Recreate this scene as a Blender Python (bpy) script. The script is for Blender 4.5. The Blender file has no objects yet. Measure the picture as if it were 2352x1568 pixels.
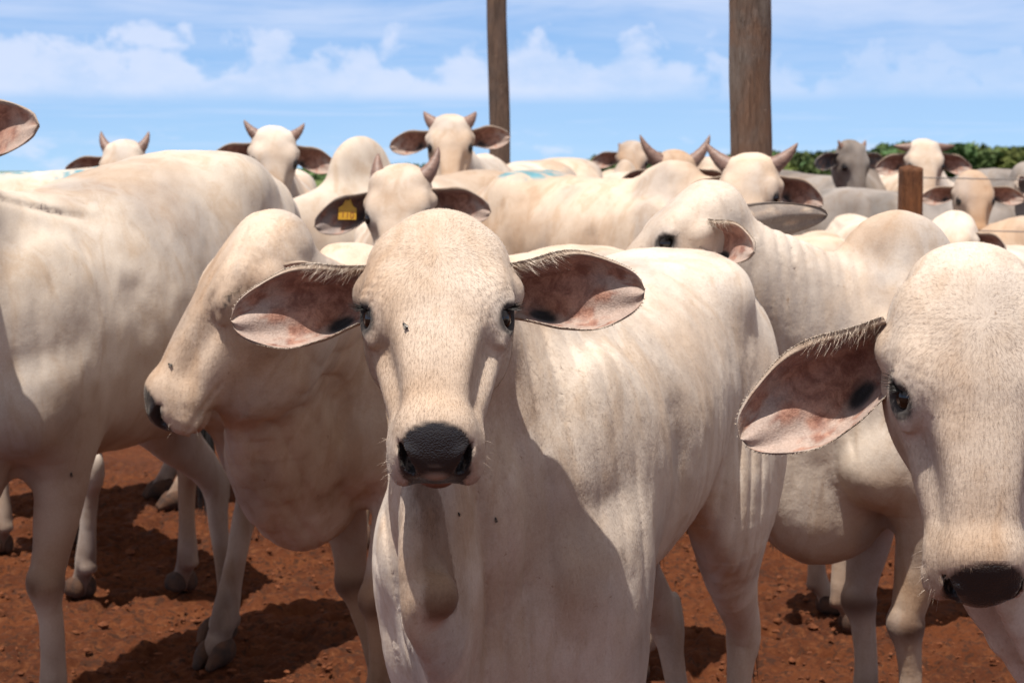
import bpy, math
import numpy as np
from mathutils import Vector, Matrix

sc = bpy.context.scene
R = math.radians
F32 = np.float32

# ------------------------------------------------------------------ camera
CAM_H = 1.42
PITCH = math.atan(392 / 4219.0)
cam_d = bpy.data.cameras.new('camera')
cam = bpy.data.objects.new('camera', cam_d)
sc.collection.objects.link(cam)
cam.location = (0, 0, CAM_H)
cam.rotation_euler = (R(90) - PITCH, 0, 0)
cam_d.sensor_width = 22.3
cam_d.lens = 40
cam_d.clip_end = 5000
cam_d.clip_start = 0.05
cam_d.dof.use_dof = True
cam_d.dof.focus_distance = 2.66
cam_d.dof.aperture_fstop = 7.0
sc.camera = cam

# ------------------------------------------------------------------ light
SUN_EL, SUN_AZ = 72.0, -27.0          # azimuth: degrees from straight behind the camera, negative = left
sun_dir = Vector((math.sin(R(SUN_AZ)) * math.cos(R(SUN_EL)), -math.cos(R(SUN_AZ)) * math.cos(R(SUN_EL)), math.sin(R(SUN_EL))))
ld = bpy.data.lights.new('sun', 'SUN')
ld.energy = 5.0
ld.angle = R(0.53)
ld.color = (1.0, 0.95, 0.875)
sun = bpy.data.objects.new('sun', ld)
sc.collection.objects.link(sun)
sun.rotation_euler = sun_dir.to_track_quat('Z', 'Y').to_euler()
sun.location = (0, 0, 30)

sc.view_settings.view_transform = 'Standard'
sc.view_settings.look = 'None'
sc.view_settings.exposure = 0.40
sc.view_settings.gamma = 1.0
try:
    sc.view_settings.use_curve_mapping = False
except Exception:
    pass

world = bpy.data.worlds.new('World')
sc.world = world
world.use_nodes = True


def N(nt, t, **kw):
    n = nt.nodes.new(t)
    for k, v in kw.items():
        if k.startswith('_'):
            continue
        setattr(n, k, v)
    return n


def setup_world():
    nt = world.node_tree
    nt.nodes.clear()
    out = N(nt, 'ShaderNodeOutputWorld')
    bg = N(nt, 'ShaderNodeBackground')
    bg.inputs['Strength'].default_value = 0.148
    L = nt.links.new
    tc = N(nt, 'ShaderNodeTexCoord')
    sky = N(nt, 'ShaderNodeTexSky')
    sky.sky_type = 'NISHITA'
    sky.sun_disc = False
    sky.sun_elevation = R(SUN_EL)
    sky.sun_rotation = math.atan2(sun_dir.x, sun_dir.y)
    sky.altitude = 400
    sky.air_density = 1.0
    sky.dust_density = 0.35
    sky.ozone_density = 2.2
    # lift low directions so the horizon is as blue as on the day
    sep = N(nt, 'ShaderNodeSeparateXYZ')
    L(tc.outputs['Generated'], sep.inputs[0])
    mx = N(nt, 'ShaderNodeMath', operation='MAXIMUM')
    L(sep.outputs['Z'], mx.inputs[0]); mx.inputs[1].default_value = 0.0
    add = N(nt, 'ShaderNodeMath', operation='MULTIPLY_ADD')
    L(mx.outputs[0], add.inputs[0]); add.inputs[1].default_value = 0.9; add.inputs[2].default_value = 0.085
    cb = N(nt, 'ShaderNodeCombineXYZ')
    L(sep.outputs['X'], cb.inputs[0]); L(sep.outputs['Y'], cb.inputs[1]); L(add.outputs[0], cb.inputs[2])
    nm = N(nt, 'ShaderNodeVectorMath', operation='NORMALIZE')
    L(cb.outputs[0], nm.inputs[0]); L(nm.outputs[0], sky.inputs[0])
    # clouds: azimuth / elevation coordinates
    az = N(nt, 'ShaderNodeMath', operation='ARCTAN2')
    L(sep.outputs['X'], az.inputs[0]); L(sep.outputs['Y'], az.inputs[1])
    el = N(nt, 'ShaderNodeMath', operation='ARCSINE'); L(sep.outputs['Z'], el.inputs[0])

    def noise(sx, sy, detail, rough, seed, dist=0.0):
        m1 = N(nt, 'ShaderNodeMath', operation='MULTIPLY'); L(az.outputs[0], m1.inputs[0]); m1.inputs[1].default_value = sx
        m2 = N(nt, 'ShaderNodeMath', operation='MULTIPLY'); L(el.outputs[0], m2.inputs[0]); m2.inputs[1].default_value = sy
        c = N(nt, 'ShaderNodeCombineXYZ'); L(m1.outputs[0], c.inputs[0]); L(m2.outputs[0], c.inputs[1]); c.inputs[2].default_value = seed
        n = N(nt, 'ShaderNodeTexNoise'); n.inputs['Scale'].default_value = 1.0
        n.inputs['Detail'].default_value = detail; n.inputs['Roughness'].default_value = rough
        n.inputs['Distortion'].default_value = dist
        L(c.outputs[0], n.inputs['Vector'])
        return n.outputs['Fac']

    def mr(x, a, b, c=0.0, d=1.0, smooth=True):
        m = N(nt, 'ShaderNodeMapRange')
        if smooth: m.interpolation_type = 'SMOOTHSTEP'
        L(x, m.inputs[0]); m.inputs[1].default_value = a; m.inputs[2].default_value = b
        m.inputs[3].default_value = c; m.inputs[4].default_value = d
        return m.outputs[0]

    def op(o, a, b):
        m = N(nt, 'ShaderNodeMath', operation=o)
        for i, v in enumerate((a, b)):
            if isinstance(v, (int, float)): m.inputs[i].default_value = v
            else: L(v, m.inputs[i])
        return m.outputs[0]
    # cumulus band: a bumpy top edge that varies with azimuth
    n1 = noise(13, 5, 8, 0.58, 3.3)          # big lumps
    # top height of band as function of azimuth (radians): ~0.055..0.075 left, fading right
    band_base = mr(el.outputs[0], 0.033, 0.044)
    band_top = op('SUBTRACT', el.outputs[0], op('MULTIPLY', mr(az.outputs[0], -0.3, 0.22, 0.5, -0.25, False), 0.012))
    lump = op('SUBTRACT', op('MULTIPLY', op('SUBTRACT', noise(34, 44, 7, 0.55, 9.1, 0.25), 0.42), 0.10), op('SUBTRACT', band_top, 0.0585))
    cum = op('MULTIPLY', mr(lump, -0.004, 0.014), band_base)
    cum = op('MULTIPLY', cum, mr(az.outputs[0], 0.02, 0.2, 1.0, 0.6))
    cum = op('MULTIPLY', cum, mr(noise(20, 40, 5, 0.6, 5.2), 0.3, 0.6, 0.55, 0.95))
    # low small cumulus at the horizon
    low = op('MULTIPLY', mr(noise(36, 110, 7, 0.6, 1.7), 0.47, 0.68), mr(el.outputs[0], 0.008, 0.028, 0.75, 0.0))
    # thin veil higher up, streaky
    veil = op('MULTIPLY', mr(noise(5, 42, 7, 0.62, 7.7, 0.4), 0.3, 0.68), mr(el.outputs[0], 0.03, 0.1, 0.12, 0.95))
    veil = op('MULTIPLY', veil, 0.9)
    veil2 = op('MULTIPLY', mr(noise(7, 120, 6, 0.6, 4.7, 0.3), 0.45, 0.7), mr(el.outputs[0], 0.0, 0.03, 0.1, 0.32))
    cov = op('MAXIMUM', op('MAXIMUM', cum, low), op('MAXIMUM', veil, veil2))
    cov = op('MULTIPLY', cov, 0.74)
    cov.node.use_clamp = True
    mix = N(nt, 'ShaderNodeMix', data_type='RGBA')
    tint = N(nt, 'ShaderNodeMix', data_type='RGBA', blend_type='MULTIPLY'); tint.inputs[0].default_value = 1
    L(sky.outputs[0], tint.inputs[6]); tint.inputs[7].default_value = (0.57, 0.65, 0.78, 1)
    L(cov, mix.inputs[0])
    L(tint.outputs[2], mix.inputs[6])
    mix.inputs[7].default_value = (4.1, 4.4, 5.3, 1)
    # bright overcast added above the frame to make the fill light less blue
    hi = N(nt, 'ShaderNodeMix', data_type='RGBA')
    L(mr(el.outputs[0], 0.13, 0.45, 0.0, 0.8), hi.inputs[0]); L(mix.outputs[2], hi.inputs[6]); hi.inputs[7].default_value = (3.3, 3.0, 2.85, 1)
    L(hi.outputs[2], bg.inputs['Color'])
    L(bg.outputs[0], out.inputs[0])


setup_world()


# ------------------------------------------------------------------ helpers
def Wp(tx, ty, Y):
    """world point seen at (tx, ty) of the 2352 wide photograph, at ground distance Y"""
    dx, dy = (tx - 1176) / 4219.0, -(ty - 784) / 4219.0
    cp, sp = math.cos(PITCH), math.sin(PITCH)
    d = Vector((dx, cp + dy * sp, -sp + dy * cp))
    return Vector((0, 0, CAM_H)) + d * (Y / d.y)


def link(o, parent=None):
    sc.collection.objects.link(o)
    if parent: o.parent = parent
    return o


def tag(o, label=None, cat=None, group=None, kind=None):
    if label: o['label'] = label
    if cat: o['category'] = cat
    if group: o['group'] = group
    if kind: o['kind'] = kind
    return o


def mesh_np(name, verts, faces, mat=None, parent=None, smooth=True, attrs=None, origin=None, tris=False):
    """faces: (n,4) or (n,3) int array"""
    verts = np.asarray(verts, F32)
    if origin is not None: verts = verts - np.array(origin, F32)
    faces = np.asarray(faces, np.int32)
    m = bpy.data.meshes.new(name)
    k = faces.shape[1]
    m.vertices.add(len(verts)); m.vertices.foreach_set('co', verts.ravel())
    m.loops.add(faces.size); m.loops.foreach_set('vertex_index', faces.ravel())
    m.polygons.add(len(faces))
    m.polygons.foreach_set('loop_start', np.arange(0, faces.size, k, dtype=np.int32))
    m.update(calc_edges=True)
    m.polygons.foreach_set('use_smooth', np.full(len(faces), smooth))
    if attrs:
        for an, a in attrs.items():
            at = m.color_attributes.new(an, 'FLOAT_COLOR', 'POINT')
            c = np.ones((len(verts), 4), F32); c[:, :a.shape[1]] = a
            at.data.foreach_set('color', c.ravel())
    if mat: m.materials.append(mat)
    o = bpy.data.objects.new(name, m)
    link(o, parent)
    return o


def vnoise(p, scale, seed=0):
    q = p * scale + seed * 17.13
    i = np.floor(q).astype(np.int64)
    f = (q - i).astype(F32); f = f * f * (3 - 2 * f)
    def h(ix, iy, iz):
        n = (ix * 374761393 + iy * 668265263 + iz * 2147483647 + seed * 974711) & 0xffffffff
        n = ((n ^ (n >> 13)) * 1274126177) & 0xffffffff
        n = n ^ (n >> 16)
        return (n & 0xffff).astype(F32) / 65535.0
    x, y, z = i[:, 0], i[:, 1], i[:, 2]
    fx, fy, fz = f[:, 0], f[:, 1], f[:, 2]
    c00 = h(x, y, z) * (1 - fx) + h(x + 1, y, z) * fx
    c10 = h(x, y + 1, z) * (1 - fx) + h(x + 1, y + 1, z) * fx
    c01 = h(x, y, z + 1) * (1 - fx) + h(x + 1, y, z + 1) * fx
    c11 = h(x, y + 1, z + 1) * (1 - fx) + h(x + 1, y + 1, z + 1) * fx
    return (c00 * (1 - fy) + c10 * fy) * (1 - fz) + (c01 * (1 - fy) + c11 * fy) * fz


def fbm(p, scale, octv=3, seed=0):
    a, s, t = 1.0, 0.0, 0.0
    for k in range(octv):
        s = s + a * vnoise(p, scale * 2 ** k, seed + k); t += a; a *= 0.5
    return s / t


def sstep(x, a, b):
    t = np.clip((x - a) / (b - a), 0, 1)
    return t * t * (3 - 2 * t)


# ------------------------------------------------------------------ implicit modelling
def V3(a): return np.array(a, F32)


class Ell:
    """rotated ellipsoid; rot columns = its axes in world"""
    def __init__(s, c, r, rot=None, k=0.03, sub=False):
        s.c, s.r, s.k, s.sub = V3(c), V3(r), k, sub
        s.rot = np.eye(3, dtype=F32) if rot is None else np.array(rot, F32)
        m = float(max(r)); s.lo, s.hi = s.c - m, s.c + m

    def ev(s, p):
        q = (p - s.c) @ s.rot
        a = q / s.r
        k0 = np.sqrt((a * a).sum(1)) + 1e-6
        b = a / s.r
        k1 = np.sqrt((b * b).sum(1)) + 1e-6
        return k0 * (k0 - 1) / k1


class Sweep:
    """elliptic tube along points; st rows: position(3), w, h ; lat: lateral vectors"""
    def __init__(s, pos, w, h, lat, k=0.03, sub=False, dens=3, power=2.0):
        pos = np.array(pos, float); w = np.array(w, float); h = np.array(h, float)
        lat = np.array(lat, float)
        if lat.ndim == 1: lat = np.repeat(lat[None], len(pos), 0)
        data = np.concatenate([pos, w[:, None], h[:, None], lat], 1)
        if dens > 1 and len(pos) > 2:
            P = np.vstack([2 * data[0] - data[1], data, 2 * data[-1] - data[-2]])
            out = []
            for i in range(len(data) - 1):
                p0, p1, p2, p3 = P[i], P[i + 1], P[i + 2], P[i + 3]
                for j in range(dens):
                    t = j / dens
                    out.append(0.5 * ((2 * p1) + (-p0 + p2) * t + (2 * p0 - 5 * p1 + 4 * p2 - p3) * t * t + (-p0 + 3 * p1 - 3 * p2 + p3) * t ** 3))
            out.append(data[-1]); data = np.array(out)
        s.d = data.astype(F32); s.k = k; s.sub = sub; s.pw = power
        r = data[:, 3:5].max(1)[:, None]
        s.lo = V3((data[:, :3] - r).min(0)); s.hi = V3((data[:, :3] + r).max(0))

    def ev(s, p):
        n = len(p); D = s.d
        best = np.full(n, 1e9, F32); bi = np.zeros(n, np.int32); bt = np.zeros(n, F32)
        for i in range(len(D) - 1):
            a = D[i, :3]; ab = D[i + 1, :3] - a
            q = p - a
            t = np.clip((q @ ab) / (ab @ ab + 1e-12), 0, 1)
            q -= t[:, None] * ab
            dd = (q * q).sum(1)
            m = dd < best
            best = np.where(m, dd, best); bi = np.where(m, i, bi); bt = np.where(m, t, bt)
        A = D[bi]; B = D[bi + 1]
        S = A + (B - A) * bt[:, None]
        T = B[:, :3] - A[:, :3]; T /= np.linalg.norm(T, axis=1, keepdims=True) + 1e-9
        L = S[:, 5:8]; L = L - (L * T).sum(1, keepdims=True) * T
        L /= np.linalg.norm(L, axis=1, keepdims=True) + 1e-9
        U = np.cross(L, T)
        q = p - S[:, :3]
        w, h = S[:, 3], S[:, 4]; e = np.minimum(w, h)
        qa = np.abs((q * L).sum(1)) / w; qb = np.abs((q * U).sum(1)) / h; qc = (q * T).sum(1) / e
        if s.pw != 2.0:
            k0 = (qa ** s.pw + qb ** s.pw) ** (1 / s.pw)
            k0 = np.sqrt(k0 * k0 + qc * qc) + 1e-6
        else:
            k0 = np.sqrt(qa * qa + qb * qb + qc * qc) + 1e-6
        k1 = np.sqrt((qa / w) ** 2 + (qb / h) ** 2 + (qc / e) ** 2) + 1e-6
        return k0 * (k0 - 1) / k1


def sdf(prims, p, margin):
    d = np.full(len(p), 0.5, F32)
    for pr in prims:
        mg = margin + pr.k
        if margin > 5:
            idx = slice(None)
            q = p
        else:
            m = np.all((p > pr.lo - mg) & (p < pr.hi + mg), axis=1)
            idx = np.nonzero(m)[0]
            if len(idx) == 0: continue
            q = p[idx]
        e = pr.ev(q); k = pr.k
        a = d[idx]
        if pr.sub:
            hh = np.maximum(k - np.abs(a + e), 0) / k
            d[idx] = np.maximum(a, -e) + hh * hh * k * 0.25
        else:
            hh = np.maximum(k - np.abs(a - e), 0) / k
            d[idx] = np.minimum(a, e) - hh * hh * k * 0.25
    return d


def polygonise(prims, v, detail=None):
    add = [p for p in prims if not p.sub]
    lo = np.min([p.lo for p in add], 0) - 3 * v - 0.03
    hi = np.max([p.hi for p in add], 0) + 3 * v + 0.03
    C = 4
    nc = np.ceil((hi - lo) / (C * v)).astype(int) + 1
    g = np.stack(np.meshgrid(*[np.arange(n) for n in nc], indexing='ij'), -1).reshape(-1, 3)
    cen = (lo + (g * C + (C - 1) / 2) * v).astype(F32)
    dc = sdf(prims, cen, 10)
    act = np.abs(dc) < C * v * 1.9 + 0.012
    vals = np.repeat(np.repeat(np.repeat(dc.reshape(nc), C, 0), C, 1), C, 2)
    ga = g[act] * C
    off = np.stack(np.meshgrid(*[np.arange(C)] * 3, indexing='ij'), -1).reshape(-1, 3)
    idx = (ga[:, None, :] + off[None]).reshape(-1, 3)
    pts = (lo + idx * v).astype(F32)
    vals[idx[:, 0], idx[:, 1], idx[:, 2]] = sdf(prims, pts, 4 * v + 0.03)
    S = vals < 0
    n = np.array(vals.shape)
    cid_lin = []; crx = []; quads = []
    sh = (n[0], n[1], n[2])
    def lin(i, j, k): return (i * sh[1] + j) * sh[2] + k
    for ax in range(3):
        sl0 = [slice(None)] * 3; sl1 = [slice(None)] * 3
        sl0[ax] = slice(0, -1); sl1[ax] = slice(1, None)
        m = S[tuple(sl0)] != S[tuple(sl1)]
        e = np.argwhere(m)
        b, c = [(1, 2), (2, 0), (0, 1)][ax]
        e = e[(e[:, b] > 0) & (e[:, c] > 0) & (e[:, b] < n[b] - 1) & (e[:, c] < n[c] - 1)]
        e2 = e.copy(); e2[:, ax] += 1
        va = vals[e[:, 0], e[:, 1], e[:, 2]]; vb = vals[e2[:, 0], e2[:, 1], e2[:, 2]]
        t = va / (va - vb)
        pos = e.astype(F32); pos[:, ax] += t
        q = []
        for db, dcc in ((-1, -1), (0, -1), (0, 0), (-1, 0)):
            cc = e.copy(); cc[:, b] += db; cc[:, c] += dcc
            l = lin(cc[:, 0], cc[:, 1], cc[:, 2]); q.append(l)
            cid_lin.append(l); crx.append(pos)
        q = np.stack(q, 1)
        flip = va > 0
        q[flip] = q[flip][:, ::-1]
        quads.append(q)
    quads = np.concatenate(quads); cl = np.concatenate(cid_lin); cp = np.concatenate(crx)
    u, inv = np.unique(cl, return_inverse=True)
    cnt = np.bincount(inv).astype(F32)
    vert = np.stack([np.bincount(inv, cp[:, a]) / cnt for a in range(3)], 1)
    vert = (lo + vert * v).astype(F32)
    faces = np.searchsorted(u, quads)
    # two relaxed Newton steps on to the exact surface (with fine detail)
    for it in range(2):
        def f(x):
            d = sdf(prims, x, 0.06)
            if detail is not None: d = d + detail(x)
            return d
        e = 0.3 * v
        ks = V3([[1, -1, -1], [-1, -1, 1], [-1, 1, -1], [1, 1, 1]])
        gr = np.zeros_like(vert); base = f(vert)
        for kk in ks:
            gr += kk * f(vert + kk * e)[:, None]
        gr /= 4 * e
        gl = (gr * gr).sum(1, keepdims=True)
        step = base[:, None] * gr / np.maximum(gl, 0.15)
        sn = np.linalg.norm(step, axis=1, keepdims=True)
        step *= np.minimum(1, 0.9 * v / (sn + 1e-9))
        vert = vert - step
    return vert.astype(F32), faces


# ------------------------------------------------------------------ materials
def new_mat(name):
    m = bpy.data.materials.new(name); m.use_nodes = True
    nt = m.node_tree
    b = nt.nodes['Principled BSDF']
    return m, nt, b


def mixc(nt, fac, a, b, blend='MIX'):
    m = N(nt, 'ShaderNodeMix', data_type='RGBA', blend_type=blend)
    for i, v in ((0, fac), (6, a), (7, b)):
        if isinstance(v, (int, float)): m.inputs[i].default_value = v
        elif isinstance(v, tuple): m.inputs[i].default_value = v if len(v) == 4 else (*v, 1)
        else: nt.links.new(v, m.inputs[i])
    return m.outputs[2]


def noise_n(nt, vec, scale, detail=4, rough=0.55, dist=0.0):
    n = N(nt, 'ShaderNodeTexNoise')
    n.inputs['Scale'].default_value = scale; n.inputs['Detail'].default_value = detail
    n.inputs['Roughness'].default_value = rough; n.inputs['Distortion'].default_value = dist
    if vec is not None: nt.links.new(vec, n.inputs['Vector'])
    return n.outputs['Fac']


def maprange(nt, x, a, b, c=0.0, d=1.0):
    m = N(nt, 'ShaderNodeMapRange'); m.interpolation_type = 'SMOOTHSTEP'
    nt.links.new(x, m.inputs[0])
    for i, v in enumerate((a, b, c, d)): m.inputs[i + 1].default_value = v
    return m.outputs[0]


def mul(nt, a, b, o='MULTIPLY'):
    m = N(nt, 'ShaderNodeMath', operation=o)
    for i, v in enumerate((a, b)):
        if isinstance(v, (int, float)): m.inputs[i].default_value = v
        else: nt.links.new(v, m.inputs[i])
    return m.outputs[0]


COAT = {}


def hide_material(name, base=(0.60, 0.51, 0.425), tan=(0.39, 0.25, 0.15), grey=(0.32, 0.29, 0.275), fur=0.5):
    """short coat; point attributes: c coat colour with its tan, grey and brown markings and some painted shade, m.r dark skin, s.r wet nose"""
    COAT[name] = (base, tan, grey)
    m, nt, b = new_mat(name)
    L = nt.links.new
    tc = N(nt, 'ShaderNodeTexCoord'); ob = tc.outputs['Object']
    ac = N(nt, 'ShaderNodeAttribute'); ac.attribute_name = 'c'
    am = N(nt, 'ShaderNodeAttribute'); am.attribute_name = 'm'
    as_ = N(nt, 'ShaderNodeAttribute'); as_.attribute_name = 's'
    sm = N(nt, 'ShaderNodeSeparateColor'); L(am.outputs['Color'], sm.inputs[0])
    ss = N(nt, 'ShaderNodeSeparateColor'); L(as_.outputs['Color'], ss.inputs[0])
    n2 = noise_n(nt, ob, 17.0, 5, 0.65, 0.5)
    n3 = noise_n(nt, ob, 260.0, 2, 0.6)
    mpb = N(nt, 'ShaderNodeMapping'); mpb.inputs['Scale'].default_value = (1, 1, .28); L(ob, mpb.inputs[0])
    n5 = noise_n(nt, mpb.outputs[0], 11.0, 5, 0.62, 0.8)
    n6 = noise_n(nt, ob, 2.3, 5, 0.6, 0.4)
    c = mixc(nt, mul(nt, maprange(nt, n2, 0.42, 0.75), 0.30), ac.outputs['Color'], (0.72, 0.60, 0.47), 'MULTIPLY')
    c = mixc(nt, mul(nt, maprange(nt, n5, 0.48, 0.68), 0.55), c, (0.78, 0.66, 0.54), 'MULTIPLY')
    c = mixc(nt, mul(nt, maprange(nt, n6, 0.48, 0.70), 0.42), c, (0.66, 0.68, 0.73), 'MULTIPLY')
    c = mixc(nt, mul(nt, maprange(nt, n3, 0.3, 0.75), 0.14), c, (0.33, 0.22, 0.14), 'MULTIPLY')
    n7 = noise_n(nt, ob, 48.0, 3, 0.7, 0.3)
    c = mixc(nt, mul(nt, maprange(nt, n7, 0.68, 0.76), 0.55), c, (0.45, 0.30, 0.19), 'MULTIPLY')
    c = mixc(nt, sm.outputs[0], c, (0.020, 0.0175, 0.018))
    L(c, b.inputs['Base Color'])
    r = mixc(nt, ss.outputs[0], (0.78, 0.78, 0.78), (0.19, 0.19, 0.19))
    L(r, b.inputs['Roughness'])
    b.inputs['Specular IOR Level'].default_value = 0.35
    b.inputs['Sheen Weight'].default_value = 0.10
    b.inputs['Sheen Roughness'].default_value = 0.45
    b.inputs['Sheen Tint'].default_value = (1, 0.92, 0.84, 1)
    # bump: coat grain stretched, skin pebbles on the nose
    mp = N(nt, 'ShaderNodeMapping'); mp.inputs['Scale'].default_value = (1, 1, 0.28); L(ob, mp.inputs[0])
    g1 = noise_n(nt, mp.outputs[0], 420, 3, 0.6, 0.4)
    g2 = noise_n(nt, ob, 55, 4, 0.6)
    vo = N(nt, 'ShaderNodeTexVoronoi'); vo.inputs['Scale'].default_value = 380; L(ob, vo.inputs['Vector'])
    bm = N(nt, 'ShaderNodeBump'); bm.inputs['Distance'].default_value = 0.0022; bm.inputs['Strength'].default_value = fur
    hgt = mul(nt, mul(nt, g1, 0.6), mul(nt, g2, 1.0), 'ADD')
    mh = N(nt, 'ShaderNodeMix', data_type='FLOAT')
    L(ss.outputs[0], mh.inputs[0]); L(hgt, mh.inputs[2])
    L(mul(nt, vo.outputs['Distance'], -0.75), mh.inputs[3])
    L(mh.outputs[0], bm.inputs['Height'])
    L(bm.outputs[0], b.inputs['Normal'])
    return m


def ear_material():
    m, nt, b = new_mat('ear_skin')
    L = nt.links.new
    tc = N(nt, 'ShaderNodeTexCoord'); ob = tc.outputs['Object']
    am = N(nt, 'ShaderNodeAttribute'); am.attribute_name = 'm'
    sm = N(nt, 'ShaderNodeSeparateColor'); L(am.outputs['Color'], sm.inputs[0])
    as_ = N(nt, 'ShaderNodeAttribute'); as_.attribute_name = 's'
    ss = N(nt, 'ShaderNodeSeparateColor'); L(as_.outputs['Color'], ss.inputs[0])
    n2 = noise_n(nt, ob, 45.0, 5, 0.65, 0.5)
    n3 = noise_n(nt, ob, 300.0, 3, 0.6)
    outer = mixc(nt, maprange(nt, n2, 0.3, 0.7), (0.42, 0.33, 0.25), (0.30, 0.21, 0.145))
    inner = mixc(nt, maprange(nt, n2, 0.35, 0.65), (0.18, 0.064, 0.038), (0.36, 0.18, 0.12))  # red brown skin, darkened for the shade inside the cup
    c = mixc(nt, sm.outputs[0], outer, inner)
    c = mixc(nt, ss.outputs[0], c, (0.44, 0.365, 0.31))      # pale hair low in the cup
    c = mixc(nt, sm.outputs[1], c, (0.17, 0.10, 0.058))      # brown rim
    c = mixc(nt, sm.outputs[2], c, (0.012, 0.01, 0.01))      # ear canal
    c = mixc(nt, ss.outputs[1], c, (0.09, 0.085, 0.09))      # grey backed ears
    c = mixc(nt, mul(nt, maprange(nt, n3, 0.3, 0.75), 0.35), c, (0.3, 0.2, 0.14), 'MULTIPLY')
    L(c, b.inputs['Base Color'])
    b.inputs['Roughness'].default_value = 0.7
    b.inputs['Sheen Weight'].default_value = 0.2
    b.inputs['Subsurface Weight'].default_value = 0.0
    bm = N(nt, 'ShaderNodeBump'); bm.inputs['Distance'].default_value = 0.002; bm.inputs['Strength'].default_value = 0.6
    L(mul(nt, n3, n2, 'ADD'), bm.inputs['Height']); L(bm.outputs[0], b.inputs['Normal'])
    return m


def simple_mat(name, col, rough=0.6, col2=None, scale=20, bump=0.0, bscale=60, spec=0.5, stretch=None):
    m, nt, b = new_mat(name)
    tc = N(nt, 'ShaderNodeTexCoord'); v = tc.outputs['Object']
    if stretch:
        mp = N(nt, 'ShaderNodeMapping'); mp.inputs['Scale'].default_value = stretch
        nt.links.new(v, mp.inputs[0]); v = mp.outputs[0]
    n = noise_n(nt, v, scale, 5, 0.6)
    nt.links.new(mixc(nt, maprange(nt, n, 0.3, 0.7), col, col2 or tuple(x * 0.7 for x in col)), b.inputs['Base Color'])
    b.inputs['Roughness'].default_value = rough
    b.inputs['Specular IOR Level'].default_value = spec
    if bump:
        bm = N(nt, 'ShaderNodeBump'); bm.inputs['Distance'].default_value = bump
        nt.links.new(noise_n(nt, v, bscale, 4, 0.65), bm.inputs['Height']); nt.links.new(bm.outputs[0], b.inputs['Normal'])
    return m


M = {}
M['hide'] = hide_material('cream_coat')
M['hide_warm'] = hide_material('warm_cream_coat', base=(0.56, 0.445, 0.345), tan=(0.35, 0.21, 0.12))
M['hide_dull'] = hide_material('dusty_cream_coat', base=(0.53, 0.45, 0.37), tan=(0.33, 0.22, 0.145), fur=0.35)
M['hide_grey'] = hide_material('grey_coat', base=(0.26, 0.228, 0.205), tan=(0.15, 0.11, 0.085), grey=(0.06, 0.056, 0.056), fur=0.3)
M['ear'] = ear_material()
M['eye'] = simple_mat('dark_eye', (0.006, 0.005, 0.005), 0.06, (0.012, 0.008, 0.006), 90)
M['horn'] = simple_mat('horn', (0.24, 0.14, 0.105), 0.5, (0.14, 0.08, 0.06), 30, 0.002, 60, stretch=(1, 1, 3))
M['hoof'] = simple_mat('hoof', (0.045, 0.030, 0.024), 0.85, (0.10, 0.05, 0.03), 25, 0.002, 80, .15)
M['hair_pale'] = simple_mat('pale_hair', (0.74, 0.63, 0.52), 0.5, (0.52, 0.40, 0.30), 40)
M['hair_dark'] = simple_mat('dark_hair', (0.02, 0.017, 0.015), 0.5)
M['tag'] = simple_mat('yellow_plastic', (0.55, 0.31, 0.012), 0.45, (0.48, 0.24, 0.01), 60)
M['ink'] = simple_mat('tag_ink', (0.25, 0.06, 0.01), 0.5)
M['paint'] = simple_mat('blue_marking_paint', (0.22, 0.45, 0.52), 0.7)


# ------------------------------------------------------------------ cattle
def head_frame(yaw, pitch, roll):
    y, p, r = R(yaw), R(pitch), R(roll)
    f = Vector((math.sin(y), -math.cos(y), 0)); z = Vector((0, 0, 1))
    ya = f * math.sin(p) - z * math.cos(p)
    za = f * math.cos(p) + z * math.sin(p)
    xa = ya.cross(za)
    rot = Matrix.Rotation(r, 3, f)
    xa, ya, za = rot @ xa, rot @ ya, rot @ za
    return np.array([xa, ya, za]).T.astype(F32), np.array(f, F32)     # columns


SKULL = [  # y, zc, h, w
    (-0.150, -0.098, 0.057, 0.082), (-0.13, -0.090, 0.067, 0.102), (-0.09, -0.081, 0.074, 0.110), (-0.04, -0.076, 0.073, 0.107),
    (0.010, -0.072, 0.071, 0.102), (0.06, -0.062, 0.058, 0.078), (0.11, -0.056, 0.049, 0.064),
    (0.16, -0.057, 0.044, 0.055), (0.20, -0.062, 0.044, 0.055), (0.222, -0.070, 0.043, 0.053)]
JAW = [(-0.085, -0.145, 0.052, 0.070), (-0.04, -0.148, 0.058, 0.088), (0.02, -0.132, 0.056, 0.094), (0.08, -0.114, 0.048, 0.083),
       (0.135, -0.102, 0.040, 0.071), (0.185, -0.100, 0.034, 0.058), (0.216, -0.108, 0.024, 0.043)]


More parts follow.
